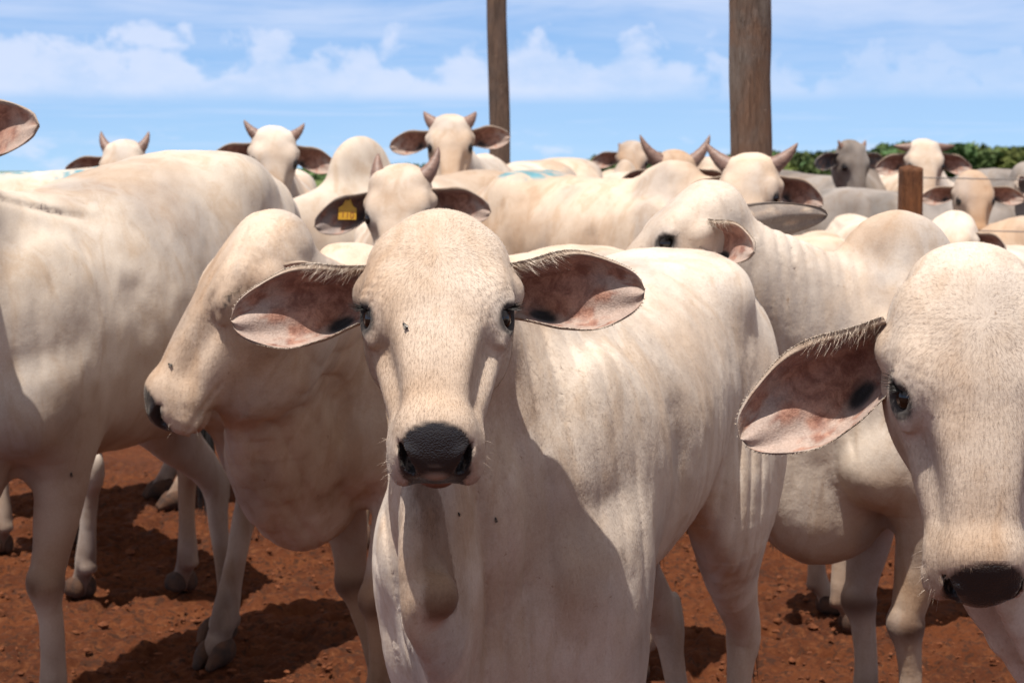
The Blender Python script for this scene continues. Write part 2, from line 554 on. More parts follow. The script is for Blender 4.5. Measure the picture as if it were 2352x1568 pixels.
def make_head(prims, P, Rt, hs, ears=True, fine=False, closed=(), adult=False, long=0.0):
    """P: point between the eyes on the face; Rt columns = head axes"""
    ym = .14 if adult else long
    def tw(x, y, z): return P + Rt @ V3((x * hs, y * hs * (1 + ym * min(max(y / .1, 0), 1)), z * hs))
    lat = Rt[:, 0]
    S = np.array(SKULL); J = np.array(JAW)
    prims.append(Sweep([tw(0, a[0], a[1]) for a in S], S[:, 3] * hs, S[:, 2] * hs, lat, k=0.02, power=2.5, dens=7))
    prims.append(Sweep([tw(0, a[0], a[1]) for a in J], J[:, 3] * hs, J[:, 2] * hs, lat, k=0.028 * hs))
    def ell(x, y, z, rx, ry, rz, k=0.02, sub=False, ax=0, az=0, ay=0):
        m = Matrix.Rotation(R(az), 3, 'Z') @ Matrix.Rotation(R(ax), 3, 'X') @ Matrix.Rotation(R(ay), 3, 'Y')
        prims.append(Ell(tw(x, y, z), (rx * hs, ry * hs, rz * hs), Rt @ np.array(m, F32), k * hs, sub))
    if adult:
        for sx in (-1, 1): ell(sx * 0.060, -0.128, -0.062, 0.036, 0.034, 0.042, 0.03)      # square poll under the horns
    else: ell(0, -0.146, -0.066, 0.036, 0.036, 0.040, 0.05)                  # poll knob
    for sx in (-1, 1): ell(sx * 0.088, 0.088, -0.046, 0.018, 0.062, 0.026, 0.04, True, az=sx * 14)    # hollow under the eye
    for sx in (-1, 1):
        ell(sx * 0.076, -0.024, -0.044, 0.030, 0.044, 0.030, 0.03, az=sx * 12)   # brow
        ell(sx * 0.086, 0.012, -0.060, 0.026, 0.036, 0.030, 0.02)       # orbit
        ell(sx * 0.072, 0.075, -0.084, 0.014, 0.070, 0.012, 0.025, az=sx * 14)       # cheek bone crest
        ell(sx * 0.066, 0.000, -0.128, 0.034, 0.070, 0.058, 0.03)       # masseter
        ell(sx * 0.042, 0.208, -0.084, 0.025, 0.036, 0.034, 0.03)       # lip pad
        ell(sx * 0.046, 0.230, -0.104, 0.021, 0.024, 0.025, 0.018)
    ell(0, 0.202, -0.036, 0.044, 0.030, 0.026, 0.03, ax=-20)            # top of the muzzle
    ell(0, 0.226, -0.068, 0.047, 0.018, 0.043, 0.012, ax=28)            # nose pad
    ell(0, 0.234, -0.097, 0.039, 0.018, 0.016, 0.012)                   # upper lip front
    for sx in (-1, 1):
        ell(sx * 0.035, 0.238, -0.052, 0.0175, 0.016, 0.020, 0.008)      # nostril rims
    ell(0, 0.221, -0.133, 0.031, 0.025, 0.015, 0.010)                   # chin
    if fine:
        for sx in (-1, 1):
            ell(sx * 0.0395, 0.249, -0.059, 0.0080, 0.027, 0.019, 0.005, True, ax=25, ay=sx * 28)  # nostril
            ell(sx * 0.0455, 0.240, -0.042, 0.0050, 0.023, 0.012, 0.005, True, ax=25, ay=sx * 45)
            if sx not in closed:
                ell(sx * 0.108, 0.010, -0.042, 0.0160, 0.0235, 0.0185, 0.005, True, az=sx * -10)         # eye opening
            else:
                ell(sx * 0.100, 0.008, -0.046, 0.016, 0.026, 0.020, 0.008)
            ell(sx * 0.098, -0.013, -0.035, 0.015, 0.018, 0.0070, 0.010, az=sx * 30)            # upper lid fold
            ell(sx * 0.095, 0.040, -0.055, 0.008, 0.014, 0.010, 0.012)            # lower lid
        if not adult: ell(0, 0.254, -0.117, 0.033, 0.016, 0.0020, 0.004, True)               # mouth opening
    return tw


EAR_V = 17


def make_ear(root, tw, Rt, sx, hs, e):
    """leaf shaped cupped ear. e: dict(out, up, fwd direction mix, len, curl)"""
    base = tw(sx * 0.098, -0.062, -0.085)
    ax = V3(Rt @ V3((sx * e.get('out', 1.0), e.get('along', -0.05), e.get('z', -0.1))))
    ax = ax + V3((0, 0, e.get('lift', 0.0)))
    ax /= np.linalg.norm(ax)
    fw = V3(e.get('open') if e.get('open') is not None else Rt @ V3((sx * 0.1, 0.25, 1.0)))
    fw = fw - (fw @ ax) * ax; fw /= np.linalg.norm(fw)
    up = np.cross(fw, ax)
    if (up @ (-Rt[:, 1])) < 0: up = -up
    Ln = e.get('len', 0.215) * hs; B = e.get('wid', 1.0) * hs
    nu, nv = (64, 33) if e.get('fine') else (22, 13)
    u = np.linspace(0, 1, nu)[:, None]; v = np.linspace(-1, 1, nv)[None, :]
    prof = np.clip(1 - np.clip((u - 0.42) / 0.58, 0, 1) ** 2.9, 0, 1) ** 0.52
    rise_u = sstep(u, -0.12, 0.42); rise_l = sstep(u, -0.02, 0.40)
    bu = (0.027 + 0.023 * rise_u) * prof * B
    bl = (0.032 + 0.029 * rise_l) * prof * B
    cup = (0.066 * (1 - sstep(u, 0.1, 1.0) * 0.75)) * (1 - sstep(u, .78, 1.0) * .8) * B * (prof * 0.6 + 0.4)
    th = np.sign(v) * np.abs(v) ** 0.9 * (math.pi / 2) * 1.0
    acr = np.where(v > 0, bu * np.sin(th), bl * np.sin(th))
    dep = -cup * (np.cos(th) ** 0.9)
    fade = (1 - u) ** 0.5
    dep = dep + np.where(v > 0.5, (np.minimum(v, .80) - 0.5) * 0.105 * B * fade, 0)      # upper rim rolls forward
    dep = dep - np.where(v > 0.80, (v - 0.80) * 0.10 * B * (.35 + .65 * fade), 0)
    acr = acr + np.where(v > 0.80, (v - 0.80) * 0.040 * B * fade, 0)
    dep = dep - np.where(v < -0.90, (-v - 0.90) * 0.05 * B, 0)
    # ridges inside the cup and deep canal
    dep = dep + 0.0025 * B * np.sin(v * 9 + u * 3) * sstep(u, 0.25, 0.5) * (1 - np.abs(v)) * 2
    can = np.exp(-(((u - 0.30) / 0.13) ** 2 + ((v + 0.30) / 0.22) ** 2))
    dep = dep - 0.022 * B * can
    droop = -e.get('droop', 0.02) * u ** 2 * B
    tipc = e.get('tipfwd', 0.02) * u ** 2 * B
    acr = acr + 0.003 * B * np.sin(u * 11 + v * 2)
    ctr = base + ax * (u[..., None] * Ln)
    def pos(off, shrink=0.0):
        a = acr * (1 - shrink); d = dep + off
        return ctr + up * a[..., None] + fw * (d + tipc)[..., None] + V3((0, 0, 1)) * droop[..., None]
    thick = 0.007 * B * (1 - 0.75 * np.abs(v) ** 6) * (1.3 - 0.6 * u)
    Pi = pos(0.0); Po = pos(-thick, -0.02)
    V = np.concatenate([Pi.reshape(-1, 3), Po.reshape(-1, 3)])
    i, j = np.meshgrid(np.arange(nu - 1), np.arange(nv - 1), indexing='ij')
    a = (i * nv + j).ravel(); q = np.stack([a, a + 1, a + nv + 1, a + nv], 1)
    o = nu * nv
    F = [q, q[:, ::-1] + o]
    for jj in (0, nv - 1):
        ii = np.arange(nu - 1); e0 = ii * nv + jj; e1 = (ii + 1) * nv + jj
        qq = np.stack([e0, e1, e1 + o, e0 + o], 1)
        F.append(qq if jj == 0 else qq[:, ::-1])
    F = np.concatenate(F)
    if (np.cross(up, fw) @ ax) * 1 < 0: F = F[:, ::-1]
    uu = np.repeat(u, nv, 1); vv = np.repeat(v, nu, 0)
    m = np.zeros((2 * o, 3), F32); s = np.zeros((2 * o, 3), F32)
    m[:o, 0] = ((1 - sstep(vv, .74, .84)) * (1 - sstep(-vv, .90, .97)) * (1 - .6 * sstep(uu, .93, 1.0)) * sstep(uu + .06 * vv, .08, .18)).ravel()
    rim = .3 * np.clip(sstep(np.abs(vv), 0.86, 0.98) * 0.85 + sstep(uu, 0.90, 1.0) * 0.6, 0, 0.85) * np.where(vv < 0, 0.55, 1.0)
    m[:o, 1] = rim.ravel()
    m[:o, 2] = np.clip(sstep(can, 0.42, 0.75), 0, 1).ravel()
    nz = fbm(np.stack([uu.ravel() * 3, vv.ravel() * 2, uu.ravel() * 0], 1).astype(F32), 3.0, 3, 5)
    s[:o, 0] = (sstep(nz, 0.35, 0.6) * (sstep(-vv, -0.1, 0.6) * 0.85 + 0.75 * sstep(uu, 0.55, 0.85)).ravel()).clip(0, 0.65)
    g = e.get('grey', 0.0)
    if g: s[:, 1] = g * np.concatenate([sstep(nz, 0.3, 0.6), sstep(nz, 0.2, 0.5)])
    ear = mesh_np('ear', V, F, M['ear'], root, attrs={'m': m, 's': s}, origin=e['origin'])
    return ear, dict(Pi=Pi, ax=ax, up=up, fw=fw, u=uu, v=vv, B=B, Ln=Ln, base=base)


def strands(name, roots, dirs, lens, width, mat, parent, origin, bend=None, seg=3, nrm=None):
    """thin tapering blades, n x seg quads"""
    n = len(roots)
    rng = np.random.default_rng(5)
    side = np.cross(dirs, rng.normal(size=(n, 3))); side /= np.linalg.norm(side, axis=1, keepdims=True) + 1e-9
    V = []
    for k in range(seg + 1):
        t = k / seg
        c = roots + dirs * (lens * t)[:, None]
        if bend is not None: c = c + bend * (lens * t * t)[:, None]
        w = width * (1 - t * 0.85)
        V.append(c - side * w); V.append(c + side * w)
    V = np.stack(V, 1)      # n, 2(seg+1), 3
    b = (np.arange(n) * 2 * (seg + 1))[:, None]
    F = np.concatenate([np.stack([b[:, 0] + 2 * k, b[:, 0] + 2 * k + 1, b[:, 0] + 2 * k + 3, b[:, 0] + 2 * k + 2], 1) for k in range(seg)])
    o = mesh_np(name, V.reshape(-1, 3), F, mat, parent, origin=origin)
    if nrm is not None:
        nn = np.repeat(np.asarray(nrm, float)[None], len(V) * 2 * (seg + 1), 0)
        o.data.normals_split_custom_set_from_vertices(nn.tolist())
    return o


def make_horn(root, base, d0, d1, length, rad, origin, segs=14):
    """d0 start direction, d1 end direction"""
    d0 = V3(d0) / np.linalg.norm(d0); d1 = V3(d1) / np.linalg.norm(d1)
    nr = 12; P = V3(base); V = []
    rings = []
    for i in range(segs + 1):
        t = i / segs
        d = d0 * (1 - t) + d1 * t; d /= np.linalg.norm(d)
        if i: P = P + d * (length / segs)
        r = rad * (1 - t) ** 0.75 * (1 + 0.03 * math.sin(t * 60)) + 0.0012
        s = np.cross(d, V3((0.2, 0.9, 0.3))); s /= np.linalg.norm(s); q = np.cross(d, s)
        a = np.arange(nr) * 2 * math.pi / nr
        rings.append(P + r * (np.cos(a)[:, None] * s + np.sin(a)[:, None] * q))
    V = np.concatenate(rings)
    i, j = np.meshgrid(np.arange(segs), np.arange(nr), indexing='ij')
    a = (i * nr + j).ravel(); b = (i * nr + (j + 1) % nr).ravel()
    F = np.stack([a, b, b + nr, a + nr], 1)
    return mesh_np('horn', V, F, M['horn'], root, origin=origin)


_ico = {}
def ball(name, c, r, mat, parent, origin, scale=(1, 1, 1), n=16):
    th = np.linspace(0, math.pi, n + 1); ph = np.arange(2 * n) * math.pi / n
    T, Ph = np.meshgrid(th, ph, indexing='ij')
    V = np.stack([np.sin(T) * np.cos(Ph), np.sin(T) * np.sin(Ph), np.cos(T)], -1).reshape(-1, 3) * r * np.array(scale) + np.array(c)
    i, j = np.meshgrid(np.arange(n), np.arange(2 * n), indexing='ij')
    a = (i * 2 * n + j).ravel(); b = (i * 2 * n + (j + 1) % (2 * n)).ravel()
    return mesh_np(name, V, np.stack([a, a + 2 * n, b + 2 * n, b], 1), mat, parent, origin=origin)


HOOF = None
def hoof_mesh():
    global HOOF
    if HOOF is None:
        pr = []
        for sx in (-1, 1):
            pr.append(Sweep([(sx * 0.022, -0.03, 0.045), (sx * 0.026, 0.02, 0.035), (sx * 0.022, 0.062, 0.012)], [0.024, 0.026, 0.014], [0.038, 0.034, 0.014], (1, 0, 0), k=0.004))
        pr.append(Ell((0, 0, -0.06), (0.2, 0.2, 0.06), k=0.004, sub=True))
        v, f = polygonise(pr, 0.006)
        HOOF = (v, f)
    return HOOF


HEADS = {}
HERD = {}


def cattle(name, label, root, heading, s, head, mat='hide', v=0.016, legs=None, hump=0.6, horns=None, ears=None,
           dewlap=1.0, group=None, fine=False, tail=True, detail=None, tint=None, extra=None, neck=None, belly=0.0, fat=1.0, hoofs=True, paint=None, tailx=0.0, closed=(), adult=False, long=0.0, throat=None, rumpup=0.0, hipw=1.0, furn=0):
    hx, hy = math.sin(R(heading)), -math.cos(R(heading))
    H = V3((hx, hy, 0)); Rr = V3((hy * 1.0, -hx, 0))
    X = V3((root[0], root[1], 0))
    def L(x, y, z): return X + (Rr * x + H * y + V3((0, 0, z))) * s
    e = bpy.data.objects.new('cow', None); link(e)
    e.location = Vector(X.tolist()); e.empty_display_size = 0.3
    tag(e, label, 'cow', group or 'cattle herd in the corral')
    org = X
    Bm = np.stack([Rr, H, V3((0, 0, 1))], 1)
    pr = []
    def ell(x, y, z, rx, ry, rz, k=0.06, sub=False, rot=None):
        m = Bm if rot is None else Bm @ np.array(rot, F32)
        pr.append(Ell(L(x, y, z), (rx * s, ry * s, rz * s), m, k * s, sub))
    T = np.array([(-0.70, 1.10, .17, .15), (-0.60, 1.115, .235, .215), (-0.44, 1.115, .27, .245), (-0.18, 1.065, .295 + belly * .5, .262 * fat),
                  (0.10, 1.03, .315 + belly * .5, .275 * fat), (0.36, 1.01, .325, .235), (0.55, 1.0, .28, .185), (0.67, 0.98, .20, .135)])
    T[:, 1] += rumpup * sstep(-T[:, 0], -.3, .45)
    T[:4, 3] *= hipw
    pr.append(Sweep([L(0, a[0], a[1]) for a in T], T[:, 3] * s, T[:, 2] * s, Rr, k=0.05, power=2.05))
    for sx in (-1, 1):
        ell(sx * .145 * hipw, -.42, 1.285 + rumpup, .06, .08, .05, .12)                      # hip bone
        ell(sx * .09, -.67, 1.20 + rumpup, .06, .08, .06, .10)                       # pin bone
        ell(sx * .165, .42, .98, .075, .15, .27, .10, rot=Matrix.Rotation(R(-14), 3, 'X'))
        ell(sx * .165, .53, .84, .08, .10, .10, .08)                        # point of shoulder
        ell(sx * .155, -.54, .93, .10, .20, .29, .10, rot=Matrix.Rotation(R(10), 3, 'X'))
        ell(sx * .20, -.33, .82, .04, .09, .13, .10)                        # flank fold
    if hump: ell(0, .42, 1.33, .085, .19 * (0.6 + 0.4 * hump), .20 * hump, .10, rot=Matrix.Rotation(R(12), 3, 'X'))
    ell(0, .62, .72, .075, .14, .13, .12)                                   # brisket
    lg = dict(fl=(0, 0), fr=(0, 0), hl=(0, 0), hr=(0, 0))
    if legs: lg.update(legs)
    feet = []
    for sx, kf, kh in ((-1, 'fl', 'hl'), (1, 'fr', 'hr')):
        dx, dy = lg[kf]
        q = [(.165, .46, .92, .085, .12), (.165, .40, .74, .068, .09), (.155 + dx * .3, .41 + dy * .3, .58, .052, .064), (.148 + dx * .5, .435 + dy * .5, .46, .043, .045),
             (.146 + dx * .55, .44 + dy * .55, .415, .045, .048), (.145 + dx * .65, .43 + dy * .65, .35, .030, .032), (.143 + dx * .8, .42 + dy * .8, .24, .026, .028),
             (.142 + dx, .42 + dy, .145, .035, .037), (.142 + dx, .45 + dy, .085, .030, .033), (.142 + dx, .47 + dy, .045, .038, .042)]
        pr.append(Sweep([L(sx * a[0], a[1], a[2]) for a in q], [a[3] * s for a in q], [a[4] * s for a in q], Rr, k=0.045 * s))
        feet.append(L(sx * (.142 + dx), .475 + dy, 0))
        ell(sx * .10, .40, .70, .03, .05, .05, .05)
        dx, dy = lg[kh]
        q = [(.15, -.50, .98, .11, .19), (.17, -.42, .80, .09, .15), (.165 + dx * .3, -.46 + dy * .3, .66, .062, .095), (.155 + dx * .5, -.565 + dy * .5, .53, .042, .055),
             (.15 + dx * .6, -.605 + dy * .6, .46, .038, .052), (.148 + dx * .7, -.585 + dy * .7, .39, .031, .036), (.146 + dx * .85, -.575 + dy * .85, .26, .028, .031),
             (.145 + dx, -.57 + dy, .15, .036, .038), (.145 + dx, -.54 + dy, .09, .030, .034), (.145 + dx, -.52 + dy, .045, .038, .042)]
        pr.append(Sweep([L(sx * a[0], a[1], a[2]) for a in q], [a[3] * s for a in q], [a[4] * s for a in q], Rr, k=0.045 * s))
        feet.append(L(sx * (.145 + dx), -.515 + dy, 0))
    for sx in (-1, 1):      # groove behind the shoulder
        g_ = [L(sx * .285 * fat, .22, 1.12), L(sx * .300 * fat, .20, .92), L(sx * .275, .24, .74), L(sx * .22, .28, .62)]
        pr.append(Sweep(g_, [.018 * s, .028 * s, .032 * s, .02 * s], [.022 * s, .032 * s, .036 * s, .03 * s], H, k=.055 * s, sub=True))
    for sx, kf, kh in ((-1, 'fl', 'hl'), (1, 'fr', 'hr')):
        dx, dy = lg[kf]; fx, fy = .146 + dx * .55, .44 + dy * .55
        ell(sx * fx, fy + .018, .425, .034, .028, .040, .02); ell(sx * fx, fy - .028, .405, .022, .018, .030, .02)
        ell(sx * (.142 + dx), .395 + dy, .115, .030, .018, .022, .015)                     # dew claws
        ell(sx * (.146 + dx * .9), .398 + dy * .9, .27, .010, .010, .10, .02)          # back tendon
        dx, dy = lg[kh]; hx_, hy_ = .15 + dx * .6, -.605 + dy * .6
        ell(sx * hx_, hy_ - .040, .500, .018, .020, .035, .02); ell(sx * hx_, hy_ + .012, .455, .030, .030, .040, .02)
        ell(sx * (.145 + dx), -.595 + dy, .118, .030, .018, .022, .015)
    # tail
    if tail:
        q = [(0, -.66, 1.30, .03), (0, -.745, 1.24, .026), (tailx * .4, -.79, 1.08, .02), (0.01 + tailx * .9, -.79, .85, .016), (0.02 + tailx, -.77, .62, .012)]
        pr.append(Sweep([L(a[0], a[1], a[2]) for a in q], [a[3] * s for a in q], [a[3] * s for a in q], Rr, k=0.03 * s))
    # head + neck
    P = np.array(Wp(*head[:3]), F32); Rt, fh = head_frame(*head[3:6]); hs = head[6]
    tw = make_head(pr, P, Rt, hs, fine=fine, closed=closed, adult=bool(horns) or adult, long=long)
    nb = L(0, .44, 1.03) if not neck or 'base' not in neck else L(*neck['base'])
    hb = tw(0, -0.045, -0.140)
    nl = np.linalg.norm(hb - nb)
    c1 = nb + (H * 0.75 + V3((0, 0, (neck or {}).get('rise', 0.55)))) * nl * 0.42
    c2 = hb - (fh * 0.75 + V3((0, 0, (neck or {}).get('arch', 0.35)))) * nl * 0.33
    ts = np.linspace(0, 1, 7)
    pts = [(1 - t) ** 3 * nb + 3 * (1 - t) ** 2 * t * c1 + 3 * (1 - t) * t * t * c2 + t ** 3 * hb for t in ts]
    nw = (neck or {}).get('w', 1.0); nh = (neck or {}).get('h', 1.0)
    ww = [(.17 * (1 - t) ** 1.3 + .020 * t) * s * nw + .062 * hs * t ** .8 for t in ts]
    hh = [(.27 * (1 - t) + .02 * t) * s * nh + .088 * hs * t for t in ts]
    lats = [Rr * (1 - t) + Rt[:, 0] * t for t in ts]
    pr.append(Sweep(pts, ww, hh, lats, k=0.07))
    # dewlap: thin hanging sheet under the neck
    if dewlap:
        a0 = tw(0, 0.02, -0.165)
        dl = (neck or {}).get('dewpts')
        b0 = L(0, .60, .66)
        if dl: ctrl = [V3(a) for a in dl[0]]; dw, dh = dl[1], dl[2]
        else:
            ctrl = []
            for t in (0, .25, .5, .75, 1.0):
                p = a0 * (1 - t) + b0 * t
                p = p + (H * 0.06 - V3((0, 0, 0.10))) * math.sin(math.pi * t) * s * dewlap * 0.6
                ctrl.append(p)
            dw = np.array([.018, .020, .022, .03, .045]) * s; dh = np.array([.035, .07, .10, .11, .10]) * s * dewlap
        C_ = np.array(ctrl); tt = np.linspace(0, len(C_) - 1, 13)
        for t in tt:
            c_ = np.array([np.interp(t, range(len(C_)), C_[:, a]) for a in range(3)])
            w_, h_ = np.interp(t, range(len(C_)), dw), np.interp(t, range(len(C_)), dh)
            pr.append(Ell(c_, (w_, h_, max(.055 * s, h_ * .7)), Bm, k=(neck or {}).get('dewk', 0.10 * s)))
    # ear stems
    eo = []
    for sx in (-1, 1):
        ed = dict(ears or {}); ed.update((ears or {}).get('r' if sx > 0 else 'l', {}))
        if ed.get('skip'): continue
        ed['origin'] = org; ed['fine'] = fine
        ax = V3(Rt @ V3((sx * ed.get('out', 1.0), ed.get('along', -0.05), ed.get('z', -0.1)))) + V3((0, 0, ed.get('lift', 0.0)))
        ax /= np.linalg.norm(ax)
        b = tw(sx * 0.068, -0.066, -0.085)
        c = tw(sx * 0.098, -0.062, -0.085) + ax * 0.010 * hs
        pr.append(Sweep([b, c], [.032 * hs, .021 * hs], [.036 * hs, .026 * hs], Rt[:, 2], k=0.024 * hs, dens=1))
        eo.append((sx, ed))
    if throat: pr.append(Ell(tw(0, throat[0], throat[1]), (.055 * hs, throat[2] * hs, throat[3] * hs), Rt, k=.09))
    if extra: extra(pr, L, tw, Bm, Rt)
    det0 = detail
    def det(p):
        d = (fbm(p * V3((1, 1, .6)), 7.0, 3, 33) - .5) * .020 * s + (fbm(p * V3((1, 1, .5)), 34.0, 2, 34) - .5) * .0035
        r_ = (p - P) @ Rt / hs
        ih = (np.abs(r_) < V3((.16, .27, .2))).all(1)
        d = d * np.where(ih, .28, 1.0)
        if det0 is not None: d = d + det0(p)
        if fine:
            i = np.nonzero((r_[:, 1] > .11) & (r_[:, 1] < .25 * (1.14 if (horns or adult) else 1 + long)) & (np.abs(r_[:, 0]) < .09) & (r_[:, 2] < -.07) & (r_[:, 2] > -.17))[0]
            if len(i):
                q_ = r_[i]; yy = q_[:, 1] / (1.14 if (horns or adult) else 1 + long)
                d[i] += .0055 * hs * np.exp(-((q_[:, 2] + .115 - (yy - .2) * .10) / .0042) ** 2) * sstep(yy, .125, .15)      # mouth line
                d[i] += .0016 * hs * (np.abs(fbm(q_, 60, 2, 17) - .5) * 4 - .6) * sstep(yy, .17, .21) * (np.abs(q_[:, 0]) > .04)
            for sx in (-1, 1):
                rr = r_ - V3((sx * .096, .012, -.05))
                rad = np.sqrt((rr * V3((.8, 1, 1)) ** 1 * rr * V3((.8, 1, 1))).sum(1))
                w = sstep(rad, .026, .032) * (1 - sstep(rad, .045, .075))
                i = np.nonzero(w > 0)[0]
                if len(i):
                    nz_ = fbm(r_[i], 22, 2, 5)
                    d[i] += .0022 * hs * w[i] * (1 - np.abs(np.sin(rad[i] / .0105 * math.pi + nz_ * 5))) ** 1.6 * (sstep(nz_, .25, .55) * .8 + .2)
        return d
    V, Fc = yield (pr, v, det if v < .0125 else detail)
    # ---- coat masks
    rel = (V - P) @ Rt / hs
    bl = (V - X) @ Bm / s
    m = np.zeros((len(V), 3), F32); q = np.zeros((len(V), 3), F32)
    ym = .14 if (horns or adult) else long
    if ym: rel[:, 1] = np.where(rel[:, 1] > .1 * (1 + ym), rel[:, 1] / (1 + ym), np.where(rel[:, 1] > 0, rel[:, 1] / (1 + ym * 8.8 * np.clip(rel[:, 1], 0, .2)), rel[:, 1]))
    x, y, z = rel[:, 0], rel[:, 1], rel[:, 2]
    ny = y * 0.88 + z * -0.0
    n1 = fbm(V, 60, 2, 3)
    # nose pad: points in front of a slanted plane
    pl = (y - 0.2155) * 0.88 + (z + 0.020) * 0.47
    w_ = 0.0475 + 0.004 * (n1 - .5)
    pad = sstep(pl, 0.0, 0.004) * (1 - sstep(np.abs(x) + 0.20 * np.clip(-z - 0.075, 0, 1), w_, w_ + 0.006)) * sstep(z, -0.115, -0.111) * (1 - sstep(y, .258, .262))
    pad2 = sstep(y, .211, .217) * (1 - sstep(z, -.050, -.044)) * (1 - sstep(np.abs(x), .038, .043)) * sstep(z, -.118, -.114) * (1 - sstep(y, .262, .267))
    pad = np.maximum(pad, pad2)
    m[:, 0] = pad; q[:, 0] = pad
    for sx in (-1, 1):
        d = np.sqrt(((x - sx * .1) / 1.0) ** 2 + ((y - .010) / 1.15) ** 2 + ((z + .047) / 1.0) ** 2) + (.009 if sx in closed else 0)
        if sx in closed:
            ds = np.sqrt(((y - .012) / .024) ** 2 + ((z + .044) / .005) ** 2 + ((x - sx * .1) / .04) ** 2)
            m[:, 0] = np.maximum(m[:, 0], (1 - sstep(ds, .5, 1.1)) * .9)
            continue
        m[:, 0] = np.maximum(m[:, 0], (1 - sstep(d, .0225, .029)) * 0.95)
        m[:, 2] = np.maximum(m[:, 2], (1 - sstep(d, .026, .045)) * 0.35)
    inh = (np.abs(rel).max(1) < 0.34)
    for sx in (-1, 1):
        dn = np.sqrt(((x - sx * .0415) / .013) ** 2 + ((y - .231) / .030) ** 2 + ((z + .054) / .025) ** 2)
        m[:, 0] = np.maximum(m[:, 0], 1 - sstep(dn, .75, 1.0)); q[:, 0] = np.maximum(q[:, 0], 1 - sstep(dn, .75, 1.0))
    m[:, 0] *= inh
    lip = (1 - sstep(np.abs(z + .131), 0.017, 0.023)) * sstep(y, .19, .23) * (np.abs(x) < .044)
    q[:, 1] = lip * 0.6 * inh
    # warm bridge of nose, tan muzzle top
    br = np.exp(-((x / .05) ** 2 + ((y - .17) / .07) ** 2)) * sstep(z, -.08, -.03) * inh
    m[:, 1] = br * 0.45
    # large soft tan / grey clouds on the body
    nb1 = fbm(V, 3.2, 4, 11); nb2 = fbm(V * V3((1, 1, .55)), 6.0, 4, 21)
    m[:, 1] = np.clip(m[:, 1] + sstep(nb1, .46, .70) * .60, 0, 1)
    m[:, 2] = np.clip(np.maximum(m[:, 2], sstep(nb2, .50, .75) * .50), 0, 1)
    low = sstep(-bl[:, 2], -.62, -.42) * (bl[:, 1] > -1) * (1 - inh)  # tan lower legs: dirt, plus the brown tone of their shade painted in
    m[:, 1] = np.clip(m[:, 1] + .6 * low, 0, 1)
    kn = np.exp(-((bl[:, 2] - .41) / .035) ** 2) * (bl[:, 1] > .2) * (1 - inh) * (.35 + .65 * sstep(fbm(V, 14, 2, 4), .25, .55))
    q[:, 2] = np.clip(kn * .8, 0, 1)
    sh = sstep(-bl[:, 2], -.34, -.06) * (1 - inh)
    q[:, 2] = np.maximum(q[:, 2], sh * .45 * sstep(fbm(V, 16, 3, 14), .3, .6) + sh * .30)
    bk = sstep(-((V - tw(0, -.05, -.2)) ** 2).sum(1), -.05, 0)
    if tint: tint(V, rel, bl, m, q, inh)
    base_, tan_, grey_ = COAT[M[mat].name]
    nb0 = sstep(fbm(V, 4.0, 4, 91), .38, .66)[:, None]
    cc = V3(base_) * (1 + nb0 * V3((.09, .11, .13)))
    def blend(f, col):
        f = np.clip(f, 0, 1)[:, None]; return cc * (1 - f) + V3(col) * f
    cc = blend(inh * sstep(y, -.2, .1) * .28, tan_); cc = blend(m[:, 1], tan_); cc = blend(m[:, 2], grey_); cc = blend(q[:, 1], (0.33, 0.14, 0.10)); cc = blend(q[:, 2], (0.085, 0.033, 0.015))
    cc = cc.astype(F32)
    if paint is not None:
        c, rr = L(*paint[0]), paint[1] * s
        dd = np.sqrt((((V - c) @ Bm / (np.array(paint[2]) * rr)) ** 2).sum(1))
        pv = (1 - sstep(dd, .6, 1.0)) * sstep(fbm(V, 9, 3, 8), .38, .55) * sstep(np.abs(np.sin(V[:, 0] * 40 + V[:, 1] * 25 + 3 * fbm(V, 6, 2, 3))), .15, .6)
        cc = blend(pv, (0.10, 0.27, 0.33)).astype(F32)
    at = {'m': m, 's': q, 'c': cc}
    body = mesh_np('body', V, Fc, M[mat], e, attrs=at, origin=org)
    if furn:
        rng = np.random.default_rng(21)
        e1 = V[Fc[:, 2]] - V[Fc[:, 0]]; e2 = V[Fc[:, 3]] - V[Fc[:, 1]]
        fn = np.cross(e1, e2); ar = np.linalg.norm(fn, axis=1) + 1e-12; fn /= ar[:, None]
        fc = V[Fc].mean(1); toc = np.array([0, 0, CAM_H]) - fc; dist = np.linalg.norm(toc, axis=1)
        vis = (fn * toc).sum(1) / dist
        hd_ = np.abs((fc - P) @ Rt / hs); inhd = (hd_[:, 0] < .2) & (hd_[:, 1] < .27) & (hd_[:, 2] < .25)
        w = ar / dist ** 2 * (vis > -.15) * np.where(inhd, 2.2, .7) * (m[Fc[:, 0], 0] < .3)
        w = w / w.sum()
        k = rng.choice(len(Fc), furn, p=w)
        bc = rng.dirichlet((1, 1, 1, 1), furn)
        rt = (V[Fc[k]] * bc[:, :, None]).sum(1); nn = fn[k]
        rr_ = (rt - P) @ Rt / hs
        wh = np.stack([rr_[:, 0], rr_[:, 1] + .085, np.zeros(furn)], 1)           # hair whorl on the forehead
        fl = wh / (np.linalg.norm(wh, axis=1, keepdims=True) + .01) + np.array([0, .5, 0]) * sstep(rr_[:, 1:2], -.05, .08)
        fl = fl @ Rt.T
        bod = (-H * .5 + V3((0, 0, -1)))[None] * np.ones((furn, 1))
        fl = np.where(inhd[k][:, None], fl, bod) + rng.normal(size=(furn, 3)) * .22
        fl = fl - (fl * nn).sum(1, keepdims=True) * nn; fl /= np.linalg.norm(fl, axis=1, keepdims=True) + 1e-6
        dr = fl + nn * rng.uniform(.08, .32, (furn, 1)); dr /= np.linalg.norm(dr, axis=1, keepdims=True)
        side = np.cross(dr, nn); side /= np.linalg.norm(side, axis=1, keepdims=True) + 1e-6
